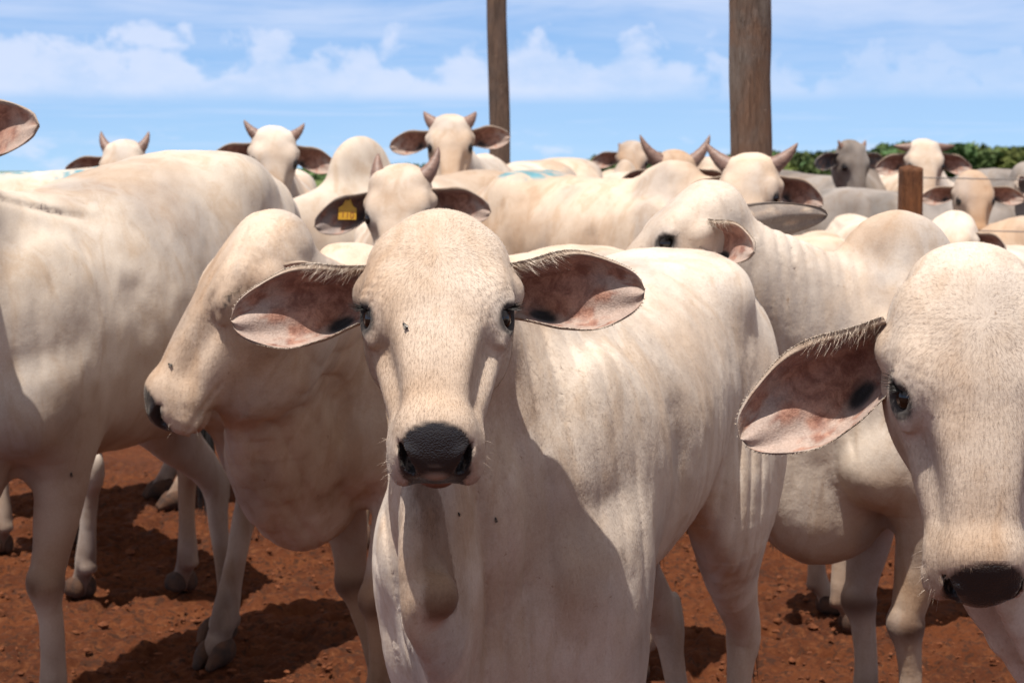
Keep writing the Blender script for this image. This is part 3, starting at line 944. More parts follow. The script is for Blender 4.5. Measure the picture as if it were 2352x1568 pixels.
        ln = (rng.uniform(.004, .0085, furn) * hs)[:, None]; wd = .00023
        a_ = rt - side * wd; b_ = rt + side * wd; c_ = rt + dr * ln
        VF = np.stack([a_, b_, c_], 1).reshape(-1, 3).astype(F32)
        FF = np.arange(3 * furn).reshape(-1, 3)
        jit = rng.uniform(-.17, .12, furn)
        mm = np.repeat(m[Fc[k, 0]], 3, 0); qq = np.repeat(q[Fc[k, 0]], 3, 0)
        cf = cc[Fc[k, 0]] * (1 + jit[:, None] * np.array([.8, .9, 1.0])); cf = np.repeat(cf, 3, 0).clip(0, .9)
        fo_ = mesh_np('coat_hair', VF, FF, M[mat], body, attrs={'m': mm.astype(F32), 's': qq.astype(F32), 'c': cf.astype(F32)}, origin=org)
        nrm = np.repeat(nn, 3, 0)
        fo_.data.normals_split_custom_set_from_vertices(nrm.tolist())
    # ---- parts
    for sx, ed in eo:
        eobj, info = make_ear(e, tw, Rt, sx, hs, ed)
        if fine and not ed.get('nohair'):
            rng = np.random.default_rng(7 + sx)
            Pi = info['Pi']; nu, nv = Pi.shape[:2]
            n = 360
            ui = (rng.integers(0, 9, n) * nu // 20 + rng.integers(1, 5, n)); vi = nv - 1 - rng.integers(0, 6, n)
            rt = Pi[ui, vi] + rng.normal(size=(n, 3)) * .0015 + info['fw'] * .001
            dr = -info['up'] * .8 + info['ax'] * (rng.normal(.6, .3, (n, 1)) + .3 * np.sin(ui * 1.3)[:, None]) + info['fw'] * rng.normal(.30, .25, (n, 1))
            dr /= np.linalg.norm(dr, axis=1, keepdims=True)
            strands('ear_hair', rt, dr, rng.uniform(.005, .024, n) * hs * (1 - .4 * ui / nu), .00016, M['hair_pale'], eobj, org,
                    bend=(info['ax'] * .35 - info['fw'] * 0.25)[None] * np.ones((n, 1)), nrm=info['fw'] * .7 + info['up'] * .7)
            # short fringe all round the rim
            n = 3500
            ui = rng.integers(1, nu, n); vi = np.where(rng.random(n) < .5, 0, nv - 1)
            ui2 = np.minimum(ui, nu - 1)
            rt = Pi[ui2, vi] + info['ax'] * (rng.uniform(-.5, .5, (n, 1)) * info['Ln'] / nu)
            cen = Pi[ui2, nv // 2 * np.ones(n, int)]
            dr = (rt - cen); dr /= np.linalg.norm(dr, axis=1, keepdims=True) + 1e-9
            dr = dr * .6 + info['ax'] * .7 + rng.normal(size=(n, 3)) * .25
            dr /= np.linalg.norm(dr, axis=1, keepdims=True)
            strands('rim_hair', rt, dr, rng.uniform(.001, .0032, n) * hs, .00022, M['hair_pale'], eobj, org, seg=2, nrm=info['fw'] * .7 + info['up'] * .7)
        HEADS[(name, sx)] = (eobj, info)
    for sx in (-1, 1):
        if sx in closed: continue
        ball('eye', tw(sx * .0885, .009, -.050), .0205 * hs * (1 if fine else 1.38), M['eye'], e, org)
    if fine:
        rng = np.random.default_rng(3)
        for sx in (-1, 1):
            n = 80
            t = rng.uniform(-1, 1, n)
            rt = np.array([tw(sx * (.102 + .008 * (1 - a * a)), -.010 + a * .012, -.046 + a * .012) for a in t])
            dr = Rt @ V3((sx * 1.0, 0, 0)) + rng.normal(size=(n, 3)) * .15 + (Rt @ V3((0, 1, 0)))[None] * (t[:, None] * .5 + .35) + (Rt @ V3((0, 0, 1)))[None] * .15
            dr /= np.linalg.norm(dr, axis=1, keepdims=True)
            strands('eyelashes', rt, dr, rng.uniform(.014, .024, n) * hs, .00045, M['hair_dark'], e, org, bend=V3((0, 0, .25))[None] * np.ones((n, 1)))
    if fine:      # whiskers on lips and chin
        fc = V[Fc[:, 0]]; rl = rel[Fc[:, 0]]
        ok = np.nonzero((rl[:, 1] > .19) & (rl[:, 2] < -.07) & (np.abs(rl[:, 0]) > .035) & (m[Fc[:, 0], 0] < .2) & (rl[:, 1] < .27) & (rl[:, 2] > -.16))[0]
        if len(ok):
            rng = np.random.default_rng(8); k = rng.choice(ok, 110)
            e1 = V[Fc[k, 2]] - V[Fc[k, 0]]; e2 = V[Fc[k, 3]] - V[Fc[k, 1]]; nn = np.cross(e1, e2); nn /= np.linalg.norm(nn, axis=1, keepdims=True) + 1e-9
            dr = nn + rng.normal(size=nn.shape) * .3; dr /= np.linalg.norm(dr, axis=1, keepdims=True)
            ln_ = rng.uniform(.004, .018, len(k)) * hs
            for sg in (-1, 1):
                g_ = (rl[k, 0] * sg) > 0
                if g_.sum() > 2: strands('whiskers', fc[k][g_], dr[g_], ln_[g_], .00014, M['hair_pale'], e, org, bend=V3((0, 0, -.3))[None] * np.ones((int(g_.sum()), 1)))
    if horns:
        for sx in (-1, 1):
            hd = dict(horns); hd.update(horns.get('r' if sx > 0 else 'l', {}))
            d0 = Rt @ V3((sx * hd.get('o', .8), -hd.get('u', .6), hd.get('f', 0)))
            d1 = Rt @ V3((sx * hd.get('o1', .35), -hd.get('u1', 1), hd.get('f1', .1)))
            make_horn(e, tw(sx * .070, -.125, -.06), d0, d1, hd.get('len', .16) * .80 + .03, hd.get('rad', .026) * hs * 1.32, org)
    if hoofs:
        hv, hf = hoof_mesh()
        for ft in feet:
            Vh = (hv * V3((s, s, s))) @ Bm.T + ft
            mesh_np('hoof', Vh, hf, M['hoof'], e, origin=org)
    if tail:
        rng = np.random.default_rng(9)
        n = 260
        a = rng.uniform(0, 2 * math.pi, n); rr = rng.uniform(0, .018, n); tt = rng.uniform(0, .12, n)
        c0 = L(.02 + tailx, -.77, .66)
        rt = c0 + np.stack([np.cos(a) * rr, np.sin(a) * rr, -tt], 1)
        dr = np.stack([np.cos(a) * .12, np.sin(a) * .12, -np.ones(n)], 1); dr /= np.linalg.norm(dr, axis=1, keepdims=True)
        strands('tail_switch', rt, dr, rng.uniform(.14, .26, n) * s, .003, M['hair_dark'], e, org, bend=-V3((1, 1, 0)) * dr * .12)
    HERD[name] = dict(e=e, L=L, tw=tw, Rt=Rt, org=org, body=body, P=P, hs=hs, s=s, V=V, F=Fc, Bm=Bm)


def folds(spec):
    """list of (centre, radii, direction, wavelength, amp, seed)"""
    def f(p):
        d = np.zeros(len(p), F32)
        for c, r, dr, wl, amp, sd in spec:
            c = V3(c); r = V3(r)
            q = (p - c) / r
            w = 1 - sstep((q * q).sum(1), .35, 1.0)
            i = np.nonzero(w > 0)[0]
            if len(i) == 0: continue
            pp = p[i]
            dr_ = V3(dr) / np.linalg.norm(dr)
            wv = fbm(pp * V3((1, 1, .22)), 6.0, 2, sd)
            # stretch the modulation along the fold
            ph = (pp @ dr_) / wl * 2 * math.pi + (wv - .5) * 9
            rid = 1 - np.abs(np.sin(ph * .5))
            rid = rid ** 1.4
            md = sstep(fbm(pp * V3((1, 1, .3)), 12.0, 2, sd + 7), .35, .65)
            d[i] += amp * w[i] * rid * (.35 + .65 * md)
        return d
    return f


# ------------------------------------------------------------------ ground
def build_ground():
    def axis(lo, hi, fine_lo, fine_hi, st):
        mid = np.arange(fine_lo, fine_hi, st)
        a = [fine_lo]; d = st
        while a[-1] > lo: d *= 1.25; a.append(a[-1] - d)
        b = [mid[-1]]; d = st
        while b[-1] < hi: d *= 1.25; b.append(b[-1] + d)
        return np.array(sorted(a[1:]) + list(mid) + b[1:])
    st = 0.018
    xs = axis(-2600, 2600, -2.9, 3.0, st); ys = axis(-400, 3200, 3.2, 8.6, st)
    X, Y = np.meshgrid(xs, ys, indexing='ij')
    p = np.stack([X.ravel(), Y.ravel(), np.zeros(X.size)], 1).astype(F32)
    near = (sstep(p[:, 1], 1.5, 3.4) * (1 - sstep(p[:, 1], 8, 10)) * (1 - sstep(np.abs(p[:, 0]), 2.8, 4)))
    z = (fbm(p, 2.2, 2, 31) - .5) * .05
    a = fbm(p, 11, 3, 41); b = fbm(p, 28, 2, 51)
    z = z + near * (sstep(a, .46, .72) * .014 + (np.abs(b - .5)) * .020)
    z = z + near * (sstep(fbm(p, 38, 3, 71), .35, .65) - .5) * .018
    hp = vnoise(p, 7.5, 61)                                    # hoof prints
    z = z - near * sstep(hp, .74, .84) * .028
    z = z - .018
    p[:, 2] = z
    n0, n1 = X.shape
    i, j = np.meshgrid(np.arange(n0 - 1), np.arange(n1 - 1), indexing='ij')
    q = (i * n1 + j).ravel()
    F = np.stack([q, q + n1, q + n1 + 1, q + 1], 1)
    m, nt, bs = new_mat('red_earth')
    L = nt.links.new
    tc = N(nt, 'ShaderNodeTexCoord'); ob = tc.outputs['Object']
    c = mixc(nt, maprange(nt, noise_n(nt, ob, 2.5, 5, .6), .3, .7), (0.118, 0.034, 0.011), (0.072, 0.020, 0.0075))
    c = mixc(nt, maprange(nt, noise_n(nt, ob, 26, 6, .7), .45, .75), c, (0.165, 0.058, 0.022))
    c = mixc(nt, mul(nt, maprange(nt, noise_n(nt, ob, 34, 5, .7, .6), .52, .60), .9), c, (0.05, 0.020, 0.011))
    c = mixc(nt, maprange(nt, noise_n(nt, ob, 95, 3, .6), .68, .78), c, (0.28, 0.17, 0.09))
    # grass far beyond the corral
    geo = N(nt, 'ShaderNodeSeparateXYZ'); L(ob, geo.inputs[0])
    c = mixc(nt, maprange(nt, geo.outputs['Y'], 24, 60), c, (0.09, 0.12, 0.035))
    L(c, bs.inputs['Base Color']); bs.inputs['Roughness'].default_value = .95; bs.inputs['Specular IOR Level'].default_value = .15
    bm = N(nt, 'ShaderNodeBump'); bm.inputs['Distance'].default_value = .02; bm.inputs['Strength'].default_value = .8
    L(noise_n(nt, ob, 60, 6, .75), bm.inputs['Height']); L(bm.outputs[0], bs.inputs['Normal'])
    o = mesh_np('ground', p, F, m)
    tag(o, kind='structure')
    # loose clods: uncountable
    rng = np.random.default_rng(2)
    n = 7000
    base = np.array([(1, 0, 0), (-1, 0, 0), (0, 1, 0), (0, -1, 0), (0, 0, 1), (0, 0, -1)], float)
    # subdivided octahedron
    ff = [(0, 2, 4), (2, 1, 4), (1, 3, 4), (3, 0, 4), (2, 0, 5), (1, 2, 5), (3, 1, 5), (0, 3, 5)]
    vs = [tuple(v) for v in base]; nf = []
    def mid(a, b):
        v = np.array(vs[a]) + np.array(vs[b]); v /= np.linalg.norm(v); v = tuple(v)
        if v not in vs: vs.append(v)
        return vs.index(v)
    for a_, b_, c_ in ff:
        ab, bc, ca = mid(a_, b_), mid(b_, c_), mid(c_, a_)
        nf += [(a_, ab, ca), (ab, b_, bc), (ca, bc, c_), (ab, bc, ca)]
    vs = np.array(vs); nf = np.array(nf)
    y = 3.3 + 5.5 * rng.random(n) ** 1.2; x = rng.uniform(-1, 1, n) * (0.6 + y * .30)
    r = rng.gamma(2.0, .0020, n) + .0015
    Vc = vs[None] * (1 + rng.uniform(-.32, .32, (n, len(vs), 1)))
    Vc = Vc * (r[:, None] * rng.uniform(.6, 1.5, (n, 3)) * [1, 1, .6])[:, None, :]
    Vc = Vc + np.stack([x, y, rng.uniform(-.012, .012, n) + r * .3], 1)[:, None, :]
    Fc = (nf[None] + (np.arange(n) * len(vs))[:, None, None]).reshape(-1, 3)
    cm = simple_mat('dirt_clod', (0.17, 0.058, 0.025), .95, (0.09, 0.032, 0.016), 30, .004, 120, .1)
    o = mesh_np('dirt_clods', Vc.reshape(-1, 3), Fc, cm, smooth=False)
    tag(o, 'small loose clods of red earth scattered over the trampled corral ground', 'dirt', kind='stuff')


# ------------------------------------------------------------------ posts and wire
def wood_mat(name, c1, c2):
    m, nt, b = new_mat(name); L = nt.links.new
    tc = N(nt, 'ShaderNodeTexCoord'); ob = tc.outputs['Object']
    mp = N(nt, 'ShaderNodeMapping'); mp.inputs['Scale'].default_value = (1, 1, .12); L(ob, mp.inputs[0])
    g = noise_n(nt, mp.outputs[0], 70, 6, .7, .6)
    big = noise_n(nt, ob, 2.2, 4, .6, 1.0)
    mid_ = noise_n(nt, mp.outputs[0], 14, 5, .65, 1.5)
    c = mixc(nt, maprange(nt, big, .35, .65), c1, c2)
    c = mixc(nt, mul(nt, maprange(nt, mid_, .45, .7), .6), c, tuple(v * .45 for v in c1))
    c = mixc(nt, mul(nt, maprange(nt, g, .5, .65), .7), c, tuple(v * .4 for v in c2))
    L(c, b.inputs['Base Color']); b.inputs['Roughness'].default_value = .85
    b.inputs['Specular IOR Level'].default_value = .25
    bm = N(nt, 'ShaderNodeBump'); bm.inputs['Distance'].default_value = .022; bm.inputs['Strength'].default_value = .9
    L(mul(nt, g, mid_, 'ADD'), bm.inputs['Height']); L(bm.outputs[0], b.inputs['Normal'])
    return m


def post(name, label, pts, Y, radii, mat, square=0.0, cat='post', nr=40, cap_uneven=0):
    """pts: (tx, ty) centreline down to the ground is added"""
    P = [np.array(Wp(tx, ty, Y)) for tx, ty in pts]
    P.sort(key=lambda a: a[2])
    bot = P[0].copy(); bot[2] = -0.05
    P = [bot] + P
    P = np.array(P); hz = np.linspace(P[0, 2], P[-1, 2], 90)
    cx = np.interp(hz, P[:, 2], P[:, 0]); cy = np.interp(hz, P[:, 2], P[:, 1])
    rr = np.interp(hz, np.linspace(P[0, 2], P[-1, 2], len(radii)), radii)
    a = np.arange(nr) * 2 * math.pi / nr
    V = []
    for k, z in enumerate(hz):
        q = np.stack([np.cos(a) * 3, np.sin(a) * 3, np.full(nr, z * 2.0 + Y)], 1).astype(F32)
        wob = 1 + .10 * (fbm(q, 1.0, 3, 77) - .5) + .05 * np.sin(3 * a + z * 1.3)
        if square: wob = wob * (1 + square * (np.abs(np.cos(2 * a)) ** 2 - .5) * 0 + square * (1 / np.maximum(np.abs(np.cos(a)), np.abs(np.sin(a))) - 1))
        zz = z + (cap_uneven * (fbm(q, .8, 2, 5) - .5) if k == len(hz) - 1 else 0)
        V.append(np.stack([cx[k] + rr[k] * wob * np.cos(a), cy[k] + rr[k] * wob * np.sin(a), np.full(nr, 0) + zz], 1))
    # cap rings
    top = V[-1]; c = top.mean(0)
    for f in (.93, .6, .05):
        V.append(c + (top - c) * [f, f, 1] + [0, 0, .012 * (1 - f)])
    V = np.concatenate(V); n = len(V) // nr
    i, j = np.meshgrid(np.arange(n - 1), np.arange(nr), indexing='ij')
    A = (i * nr + j).ravel(); B = (i * nr + (j + 1) % nr).ravel()
    o = mesh_np(name, V, np.stack([A, B, B + nr, A + nr], 1), mat, origin=bot)
    o.location = bot.tolist()
    return tag(o, label, cat)


def build_posts():
    w1 = wood_mat('weathered_wood', (0.135, 0.095, 0.075), (0.20, 0.125, 0.085))
    w2 = wood_mat('grey_brown_wood', (0.19, 0.15, 0.125), (0.19, 0.105, 0.065))
    w3 = wood_mat('rust_brown_wood', (0.25, 0.095, 0.035), (0.13, 0.055, 0.028))
    post('wooden_post', 'slender tall dark wooden post rising behind the head with upright horns and small wide ears',
         [(1140, -260), (1141, 40), (1143, 130), (1147, 290)], 12.2, [.080, .073, .069, .066, .065], w1)
    post('wooden_post', 'thick tall wooden post standing right of centre against the sky, widest of the posts',
         [(1720, -260), (1722, 60), (1720, 180), (1724, 340)], 8.0, [.092, .090, .089, .088, .088], w2)
    post('wooden_post', 'short squared reddish brown fence post with wires beside the calves on the right',
         [(2092, 388), (2090, 520)], 8.6, [.055, .055, .054], w3, square=.45, cap_uneven=.03)
    # wires run from the short post to the next posts outside the frame
    wm = simple_mat('fence_wire', (0.16, 0.14, 0.13), .5)
    for k, (ty, lab) in enumerate(((408, 'upper thin fence wire stretched from the short brown post to the right'),
                                   (527, 'lower thin fence wire stretched from the short brown post to the right'))):
        a = np.array(Wp(2117, ty, 8.56)); b = a + np.array([2.6, -.05, -.02])
        n = 40; t = np.linspace(0, 1, n)[:, None]
        C = a + (b - a) * t + np.array([0, 0, -.012]) * np.sin(t * math.pi)
        an = np.arange(6) * math.pi / 3
        V = np.concatenate([c + .0032 * np.stack([0 * an, np.cos(an), np.sin(an)], 1) for c in C])
        i, j = np.meshgrid(np.arange(n - 1), np.arange(6), indexing='ij')
        A = (i * 6 + j).ravel(); B = (i * 6 + (j + 1) % 6).ravel()
        o = mesh_np('fence_wire', V, np.stack([A, B, B + 6, A + 6], 1), wm)
        tag(o, lab, 'wire')


# ------------------------------------------------------------------ far wood
def build_wood():
    rng = np.random.default_rng(12)
    Vq = []; F = []; col = []
    nq = 0
    C = []
    for k in range(470):
        Y = rng.uniform(230, 330)
        tx = rng.uniform(1290, 2700) if k < 330 else rng.uniform(2700, 5200)
        if k < 330 and rng.random() < .12: tx = rng.uniform(700, 1400)
        prof = np.interp(tx, [700, 1330, 1500, 1780, 1900, 2050, 2180, 2700], [387, 369, 364, 356, 352, 341, 343, 331])
        ty = prof + rng.uniform(-1, 26) - 9 * max(0, math.sin(tx * .031) * math.sin(tx * .013 + 1))
        if 2040 < tx < 2180: ty -= 7
        top = np.array(Wp(tx, ty, Y)); h = max(top[2], 2.0)
        r = rng.uniform(2.2, 4.6)
        C.append((top[0], Y, h, r))
    for x, Y, h, r in C:
        tone = rng.uniform(.55, 1.25); hue = rng.uniform(-1, 1)
        nl = rng.integers(6, 10)
        lob = rng.normal(size=(nl, 3)) * [r * .55, r * .5, r * .25]
        for l in lob:
            n = 110
            d = rng.normal(size=(n, 3)); d /= np.linalg.norm(d, axis=1, keepdims=True)
            rr = r * rng.uniform(.3, .5)
            c = np.array([x, Y, h - r * .55]) + l + d * rr * rng.uniform(.6, 1.05, (n, 1)) * [1, 1, .75]
            c[:, 2] = np.minimum(c[:, 2], h); c[:, 2] = np.maximum(c[:, 2], .1)
            s = rng.uniform(.16, .42, (n, 1))
            a = rng.normal(size=(n, 3)) + d * 0; a /= np.linalg.norm(a, axis=1, keepdims=True)
            b = np.cross(a, d + rng.normal(size=(n, 3)) * .5); b /= np.linalg.norm(b, axis=1, keepdims=True)
            Vq.append(np.stack([c - a * s - b * s, c + a * s - b * s * .6, c + a * s * .7 + b * s, c - a * s + b * s * .8], 1).reshape(-1, 3))
            col.append(np.repeat(np.array([[tone * (1 + .25 * hue), tone, tone * (1 - .2 * hue)]]), 4 * n, 0) * rng.uniform(.7, 1.2))
    V = np.concatenate(Vq); n = len(V) // 4
    F = np.arange(4 * n).reshape(-1, 4)
    m, nt, b = new_mat('far_foliage')
    am = N(nt, 'ShaderNodeAttribute'); am.attribute_name = 't'
    c = mixc(nt, 1.0, am.outputs['Color'], (0.105, 0.150, 0.05), 'MULTIPLY')
    nt.links.new(c, b.inputs['Base Color']); b.inputs['Roughness'].default_value = .8; b.inputs['Specular IOR Level'].default_value = .2
    o = mesh_np('far_wood', V, F, m, smooth=False, attrs={'t': np.concatenate(col).astype(F32)})
    tag(o, 'green wood of bushy trees running along the horizon behind the corral', 'wood', kind='stuff')


build_ground()
build_posts()
build_wood()

# ------------------------------------------------------------------ the herd
def HX(tx, Y): return ((tx - 1176) / 4219.0 * Y, Y)


JOBS = []
def add(*a, **k): JOBS.append(cattle(*a, **k))


def hero_tint(V, rel, bl, m, q, inh):  # dewlap: brown hide with the muzzle's cast shadow painted into it
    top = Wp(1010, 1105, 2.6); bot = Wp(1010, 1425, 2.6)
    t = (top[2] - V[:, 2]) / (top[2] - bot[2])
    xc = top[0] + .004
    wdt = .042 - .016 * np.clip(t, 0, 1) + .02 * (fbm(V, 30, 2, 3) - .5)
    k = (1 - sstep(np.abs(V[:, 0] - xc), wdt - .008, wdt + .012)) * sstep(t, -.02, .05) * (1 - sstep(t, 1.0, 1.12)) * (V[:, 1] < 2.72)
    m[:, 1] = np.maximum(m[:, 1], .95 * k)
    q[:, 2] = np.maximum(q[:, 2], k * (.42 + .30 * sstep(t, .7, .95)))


# the calf in the middle
fo = folds([
    ((0.06, 2.92, 0.82), (.24, .34, .46), (1, .5, .10), .046, .0060, 3),
    ((0.26, 3.10, 0.90), (.24, .34, .38), (1, .6, .28), .070, .0030, 5),
    ((-0.22, 2.95, 0.68), (.14, .25, .32), (1, .2, .25), .036, .007, 7),
    ((0.46, 3.50, 0.72), (.30, .34, .30), (1, .3, -.1), .034, .004, 9),
])
add('hero', 'young cream calf in the middle, facing the camera, a fly on its face', (.165, 3.49), -24, .89,
    (1003, 676, 2.66, 1, 39, 0, 1.0), 'hide', .0055, legs=dict(hl=(0, .02), hr=(-.15, -.06)), hump=.35, tailx=-.12, hipw=.9, furn=90000, rumpup=.03,
    extra=lambda pr, L, tw, B, Rt: pr.extend([Ell(Wp(1010, 1368, 2.66), (.029, .034, .034), k=.03), Ell(L(0, .52, .68), (.17, .13, .15), B, k=.08)] + [Ell(L(sx * .19, .45, .72), (.07, .09, .2), B, k=.08) for sx in (-1, 1)]),
    ears=dict(open=V3((0, -1, .10)), r=dict(lift=-.09, out=1, open=V3((-.20, -1, .28))), l=dict(lift=.12, open=V3((.25, -1, .32)))),
    fine=True, detail=fo, tint=hero_tint,
    neck=dict(rise=.75, arch=.1, h=.62, w=.95, base=(0, .34, 1.04), dewk=.014, dewpts=([Wp(1010, 1040, 2.86), Wp(1012, 1130, 2.80), Wp(1013, 1240, 2.755), Wp(1016, 1365, 2.745), Wp(1036, 1440, 2.78), Wp(1052, 1540, 2.85)],
                           [.034, .028, .023, .030, .030, .024], [.10, .12, .13, .12, .10, .09])))
# calf in profile, left of the middle one
fo = folds([((-.45, 4.35, .95), (.35, .4, .5), (1, -.3, .12), .050, .0045, 3), ((-.40, 4.35, .55), (.25, .3, .3), (1, -.3, -.1), .05, .005, 8), (np.array(Wp(510, 590, 3.93)), (.10, .12, .13), (1, .1, -.55), .021, .0045, 5)])
add('profile', 'cream cow seen in profile with its black nose pointing left, its neck hanging in folds', (-.10, 4.80), -50, .88,
    (461, 648, 4.0, -71, 31, 0, 1.11), 'hide_warm', .008, hump=.4, fine=True, detail=fo, closed=(-1,), furn=30000,
    ears=dict(l=dict(along=-.8, z=-.5, lift=-.35, out=.5, len=.14, wid=.6, nohair=True), r=dict(along=-.1, lift=-.5, out=.8, len=.19)), legs=dict(fl=(0, .05), fr=(-.10, -.1)), throat=(.05, -.19, .12, .09), long=.09)
# large cow on the left
fo = folds([((-1.35, 4.45, 1.0), (.35, .4, .45), (1, .5, .1), .05, .005, 3)])
add('left', 'big cream cow standing broadside at the left edge, only its ear tip showing above', (-1.08, 4.86), -25, 1.0,
    (-325, 300, 3.9, -12, 35, 0, 1.12), 'hide_dull', .010, hump=.1, detail=fo, belly=.06, rumpup=.10, extra=lambda pr, L, tw, B, Rt: pr.append(Ell(L(0, -.12, .86), (.19, .46, .17), B, k=.1)),
    ears=dict(open=V3((.15, -1, .6)), l=dict(lift=.12)), legs=dict(hl=(-.08, .12), hr=(-.07, -.10)))
# cow on the right with lowered head
fo = folds([((.62, 4.35, .98), (.32, .4, .46), (1, .1, .10), .034, .009, 3)])
add('turned', 'cream humped cow with pleated neck, head turned left, ears laid back', (1.26, 4.43), -76, .87,
    (1486, 517, 4.15, -84, 44, 0, .95), 'hide', .0065, hump=.98, fine=True, furn=20000, detail=fo,
    ears=dict(l=dict(along=-.6, lift=-.50, out=.75, len=.19, open=V3((.2, -1, .1)), wid=.8), r=dict(along=-.7, z=-.75, lift=.13, out=.3, len=.42, wid=.8, nohair=True, grey=.6, open=V3((.3, .8, .3)))))
# calf cut off by the right edge
add('right', 'pale tan calf cut off by the right edge of the photo, big ear drooping left', (1.45, 3.0), -55, .86,
    (2266, 888, 2.30, -2, 13, 0, .97), 'hide', .006, hump=.3, fine=True, furn=70000,
    long=.08, ears=dict(len=.235, r=dict(lift=-.52, out=1, wid=1.12, open=V3((-.1, -1, .26)), tipfwd=.01), l=dict(lift=-.4)), neck=dict(arch=.3))
# cow wearing the yellow tag
add('tagged', 'horned cream cow with a yellow ear tag, right behind the middle calf', (-.45, 7.35), 0, .90,
    (907, 480, 6.2, -8, 24, 3, 1.0), 'hide', .011, hump=.3,
    ears=dict(open=V3((0, -1, .1)), r=dict(lift=-.25, grey=.5), l=dict(lift=-.15)),
    horns=dict(len=.14, rad=.026, r=dict(o=.25, u=1, o1=-.1, u1=1, len=.10), l=dict(o=.8, u=.6, o1=.1, u1=1.2)))
add('hump', 'humped cream cow whose hump rises left of the tagged cow', (-.42, 8.68), -38, 1.03,
    (500, 520, 7.9, -60, 40, 0, 1.1), 'hide_dull', .013, hump=1.0)
add('centre', 'pale cow with short upright horns looking over the herd beside the thin post', (0.0, 10.45), -18, 1.07,
    (1034, 326, 9.2, 2, 27, 0, .98), 'hide', .012, hump=.4,
    ears=dict(open=V3((0, -1, .1)), r=dict(lift=-.1), l=dict(lift=.15)),
    horns=dict(len=.09, rad=.032, o=.8, u=.6, o1=.5, u1=1))
add('broad', 'long-backed horned cow broadside behind the middle calf, blue paint on its hip', (.38, 7.81), 38, 1.03,
    (1718, 436, 6.9, -12, 28, 0, .98), 'hide_warm', .011, hump=.45, paint=((0.05, -.42, 1.38), .16, (1.1, 1.6, .7)),
    ears=dict(len=.19, r=dict(lift=-.35), l=dict(lift=-.30, open=V3((.2, -1, .0)))),
    horns=dict(len=.15, rad=.030, o=1.0, u=.55, o1=.55, u1=.9))
add('farhead1', 'cow with thin upright horns, head above the big left cow\'s back, leftmost horned head', (-2.0, 10.7), 0, 1.04,
    (275, 388, 9.3, 0, 24, 0, .98), 'hide', .016, horns=dict(len=.12, rad=.026, o=.9, u=.8, o1=.1, u1=1), ears=dict(lift=-.1))
add('farhead2', 'horned cow with its head turned aside, between the left cow\'s rump and the hump', (-1.3, 10.1), 8, 1.04,
    (632, 360, 8.8, 12, 24, -3, .98), 'hide', .014, horns=dict(len=.11, rad=.026, o=.9, u=.55, o1=.5, u1=1), ears=dict(lift=-.2))
add('painted', 'cow with blue paint on its back, mostly hidden behind the big left cow', (-1.98, 7.6), -68, 1.05,
    (-500, 520, 7.2, -60, 35, 0, 1.1), 'hide', .016, hump=.1, paint=((0.1, -.1, 1.36), .3, (1, 1.2, .6)))
add('hindlegs', 'cow seen as two hind legs and a black tail switch under the big left cow', (-1.54, 6.45), 215, .95,
    (150, 520, 7.7, 200, 40, 0, 1.0), 'hide_dull', .013, hump=.1, legs=dict(hl=(.02, .1), hr=(.02, -.02)), tailx=.14)
add('backhump', 'rounded cream rump seen from behind, between the thin post and the small tagless head', (.34, 12.9), 182, 1.09,
    (1290, 430, 14.2, 180, 60, 0, 1.0), 'hide_warm', .018, hump=.2)
add('smallhead', 'small far cow with short horn stubs, left of the long curved horns', (1.05, 16.6), 3, 1.04,
    (1454, 367, 15.4, 0, 26, 0, 1.1), 'hide_warm', .018, horns=dict(len=.04, rad=.022), ears=dict(lift=-.1))
add('backhump2', 'low cream back just below the small far head with horn stubs', (.82, 13.2), 178, 1.02,
    (1450, 440, 14.4, 180, 60, 0, 1.0), 'hide_dull', .018, hump=.7)
add('longhorn', 'cow with the longest curved horns, face lowered, left of the thick post', (1.0, 10.45), 8, 1.03,
    (1565, 425, 9.2, 12, 14, 0, 1.0), 'hide_warm', .014, hump=.6, ears=dict(lift=-.2),
    horns=dict(len=.20, rad=.030, o=1.0, u=.6, o1=.35, u1=1))
add('dark', 'dark grey cow with short dark horns before the green wood', (2.2, 13.2), 30, 1.03,
    (1975, 378, 12.0, 25, 14, 0, .92), 'hide_grey', .018, hump=.7, horns=dict(len=.06, rad=.022), ears=dict(lift=-.1, grey=1))
add('greyback', 'dusty grey cow standing sideways left of the short brown post', (2.30, 10.35), 82, .96,
    (2420, 420, 10.2, 60, 40, 0, 1.0), 'hide_grey', .018, hump=.4)
add('greyface', 'cow with level reddish horns and grey face, just above the short brown post', (2.8, 12.9), 0, 1.06,
    (2131, 372, 11.6, 0, 26, 0, 1.0), 'hide', .016, horns=dict(len=.12, rad=.028, o=1, u=.1, o1=1, u1=.15), ears=dict(lift=-.25), hump=.3)
add('smallcalf', 'calf with black nose facing the camera, right of the short brown post', (2.45, 10.3), 0, .86,
    (2245, 452, 9.2, 0, 24, 0, .84), 'hide_warm', .012, hump=.2, ears=dict(lift=-.1, wid=.9))
add('peeking', 'calf peeking left, lowest of the heads under the short brown post', (2.15, 8.2), -30, .78,
    (2162, 560, 7.2, -35, 32, 0, .92), 'hide', .012, hump=.2, ears=dict(lift=-.2, len=.15))
add('rightback', 'pale cow body cut by the right edge, behind the peeking calf', (2.92, 8.9), 72, .87,
    (2900, 520, 8.6, 60, 40, 0, 1.0), 'hide_warm', .018, hump=.2)
add('greyright', 'grey back at the far right edge before the green wood', (4.0, 13.6), 85, 1.04,
    (2800, 400, 13.5, 60, 40, 0, 1.0), 'hide_grey', .02, hump=.4)
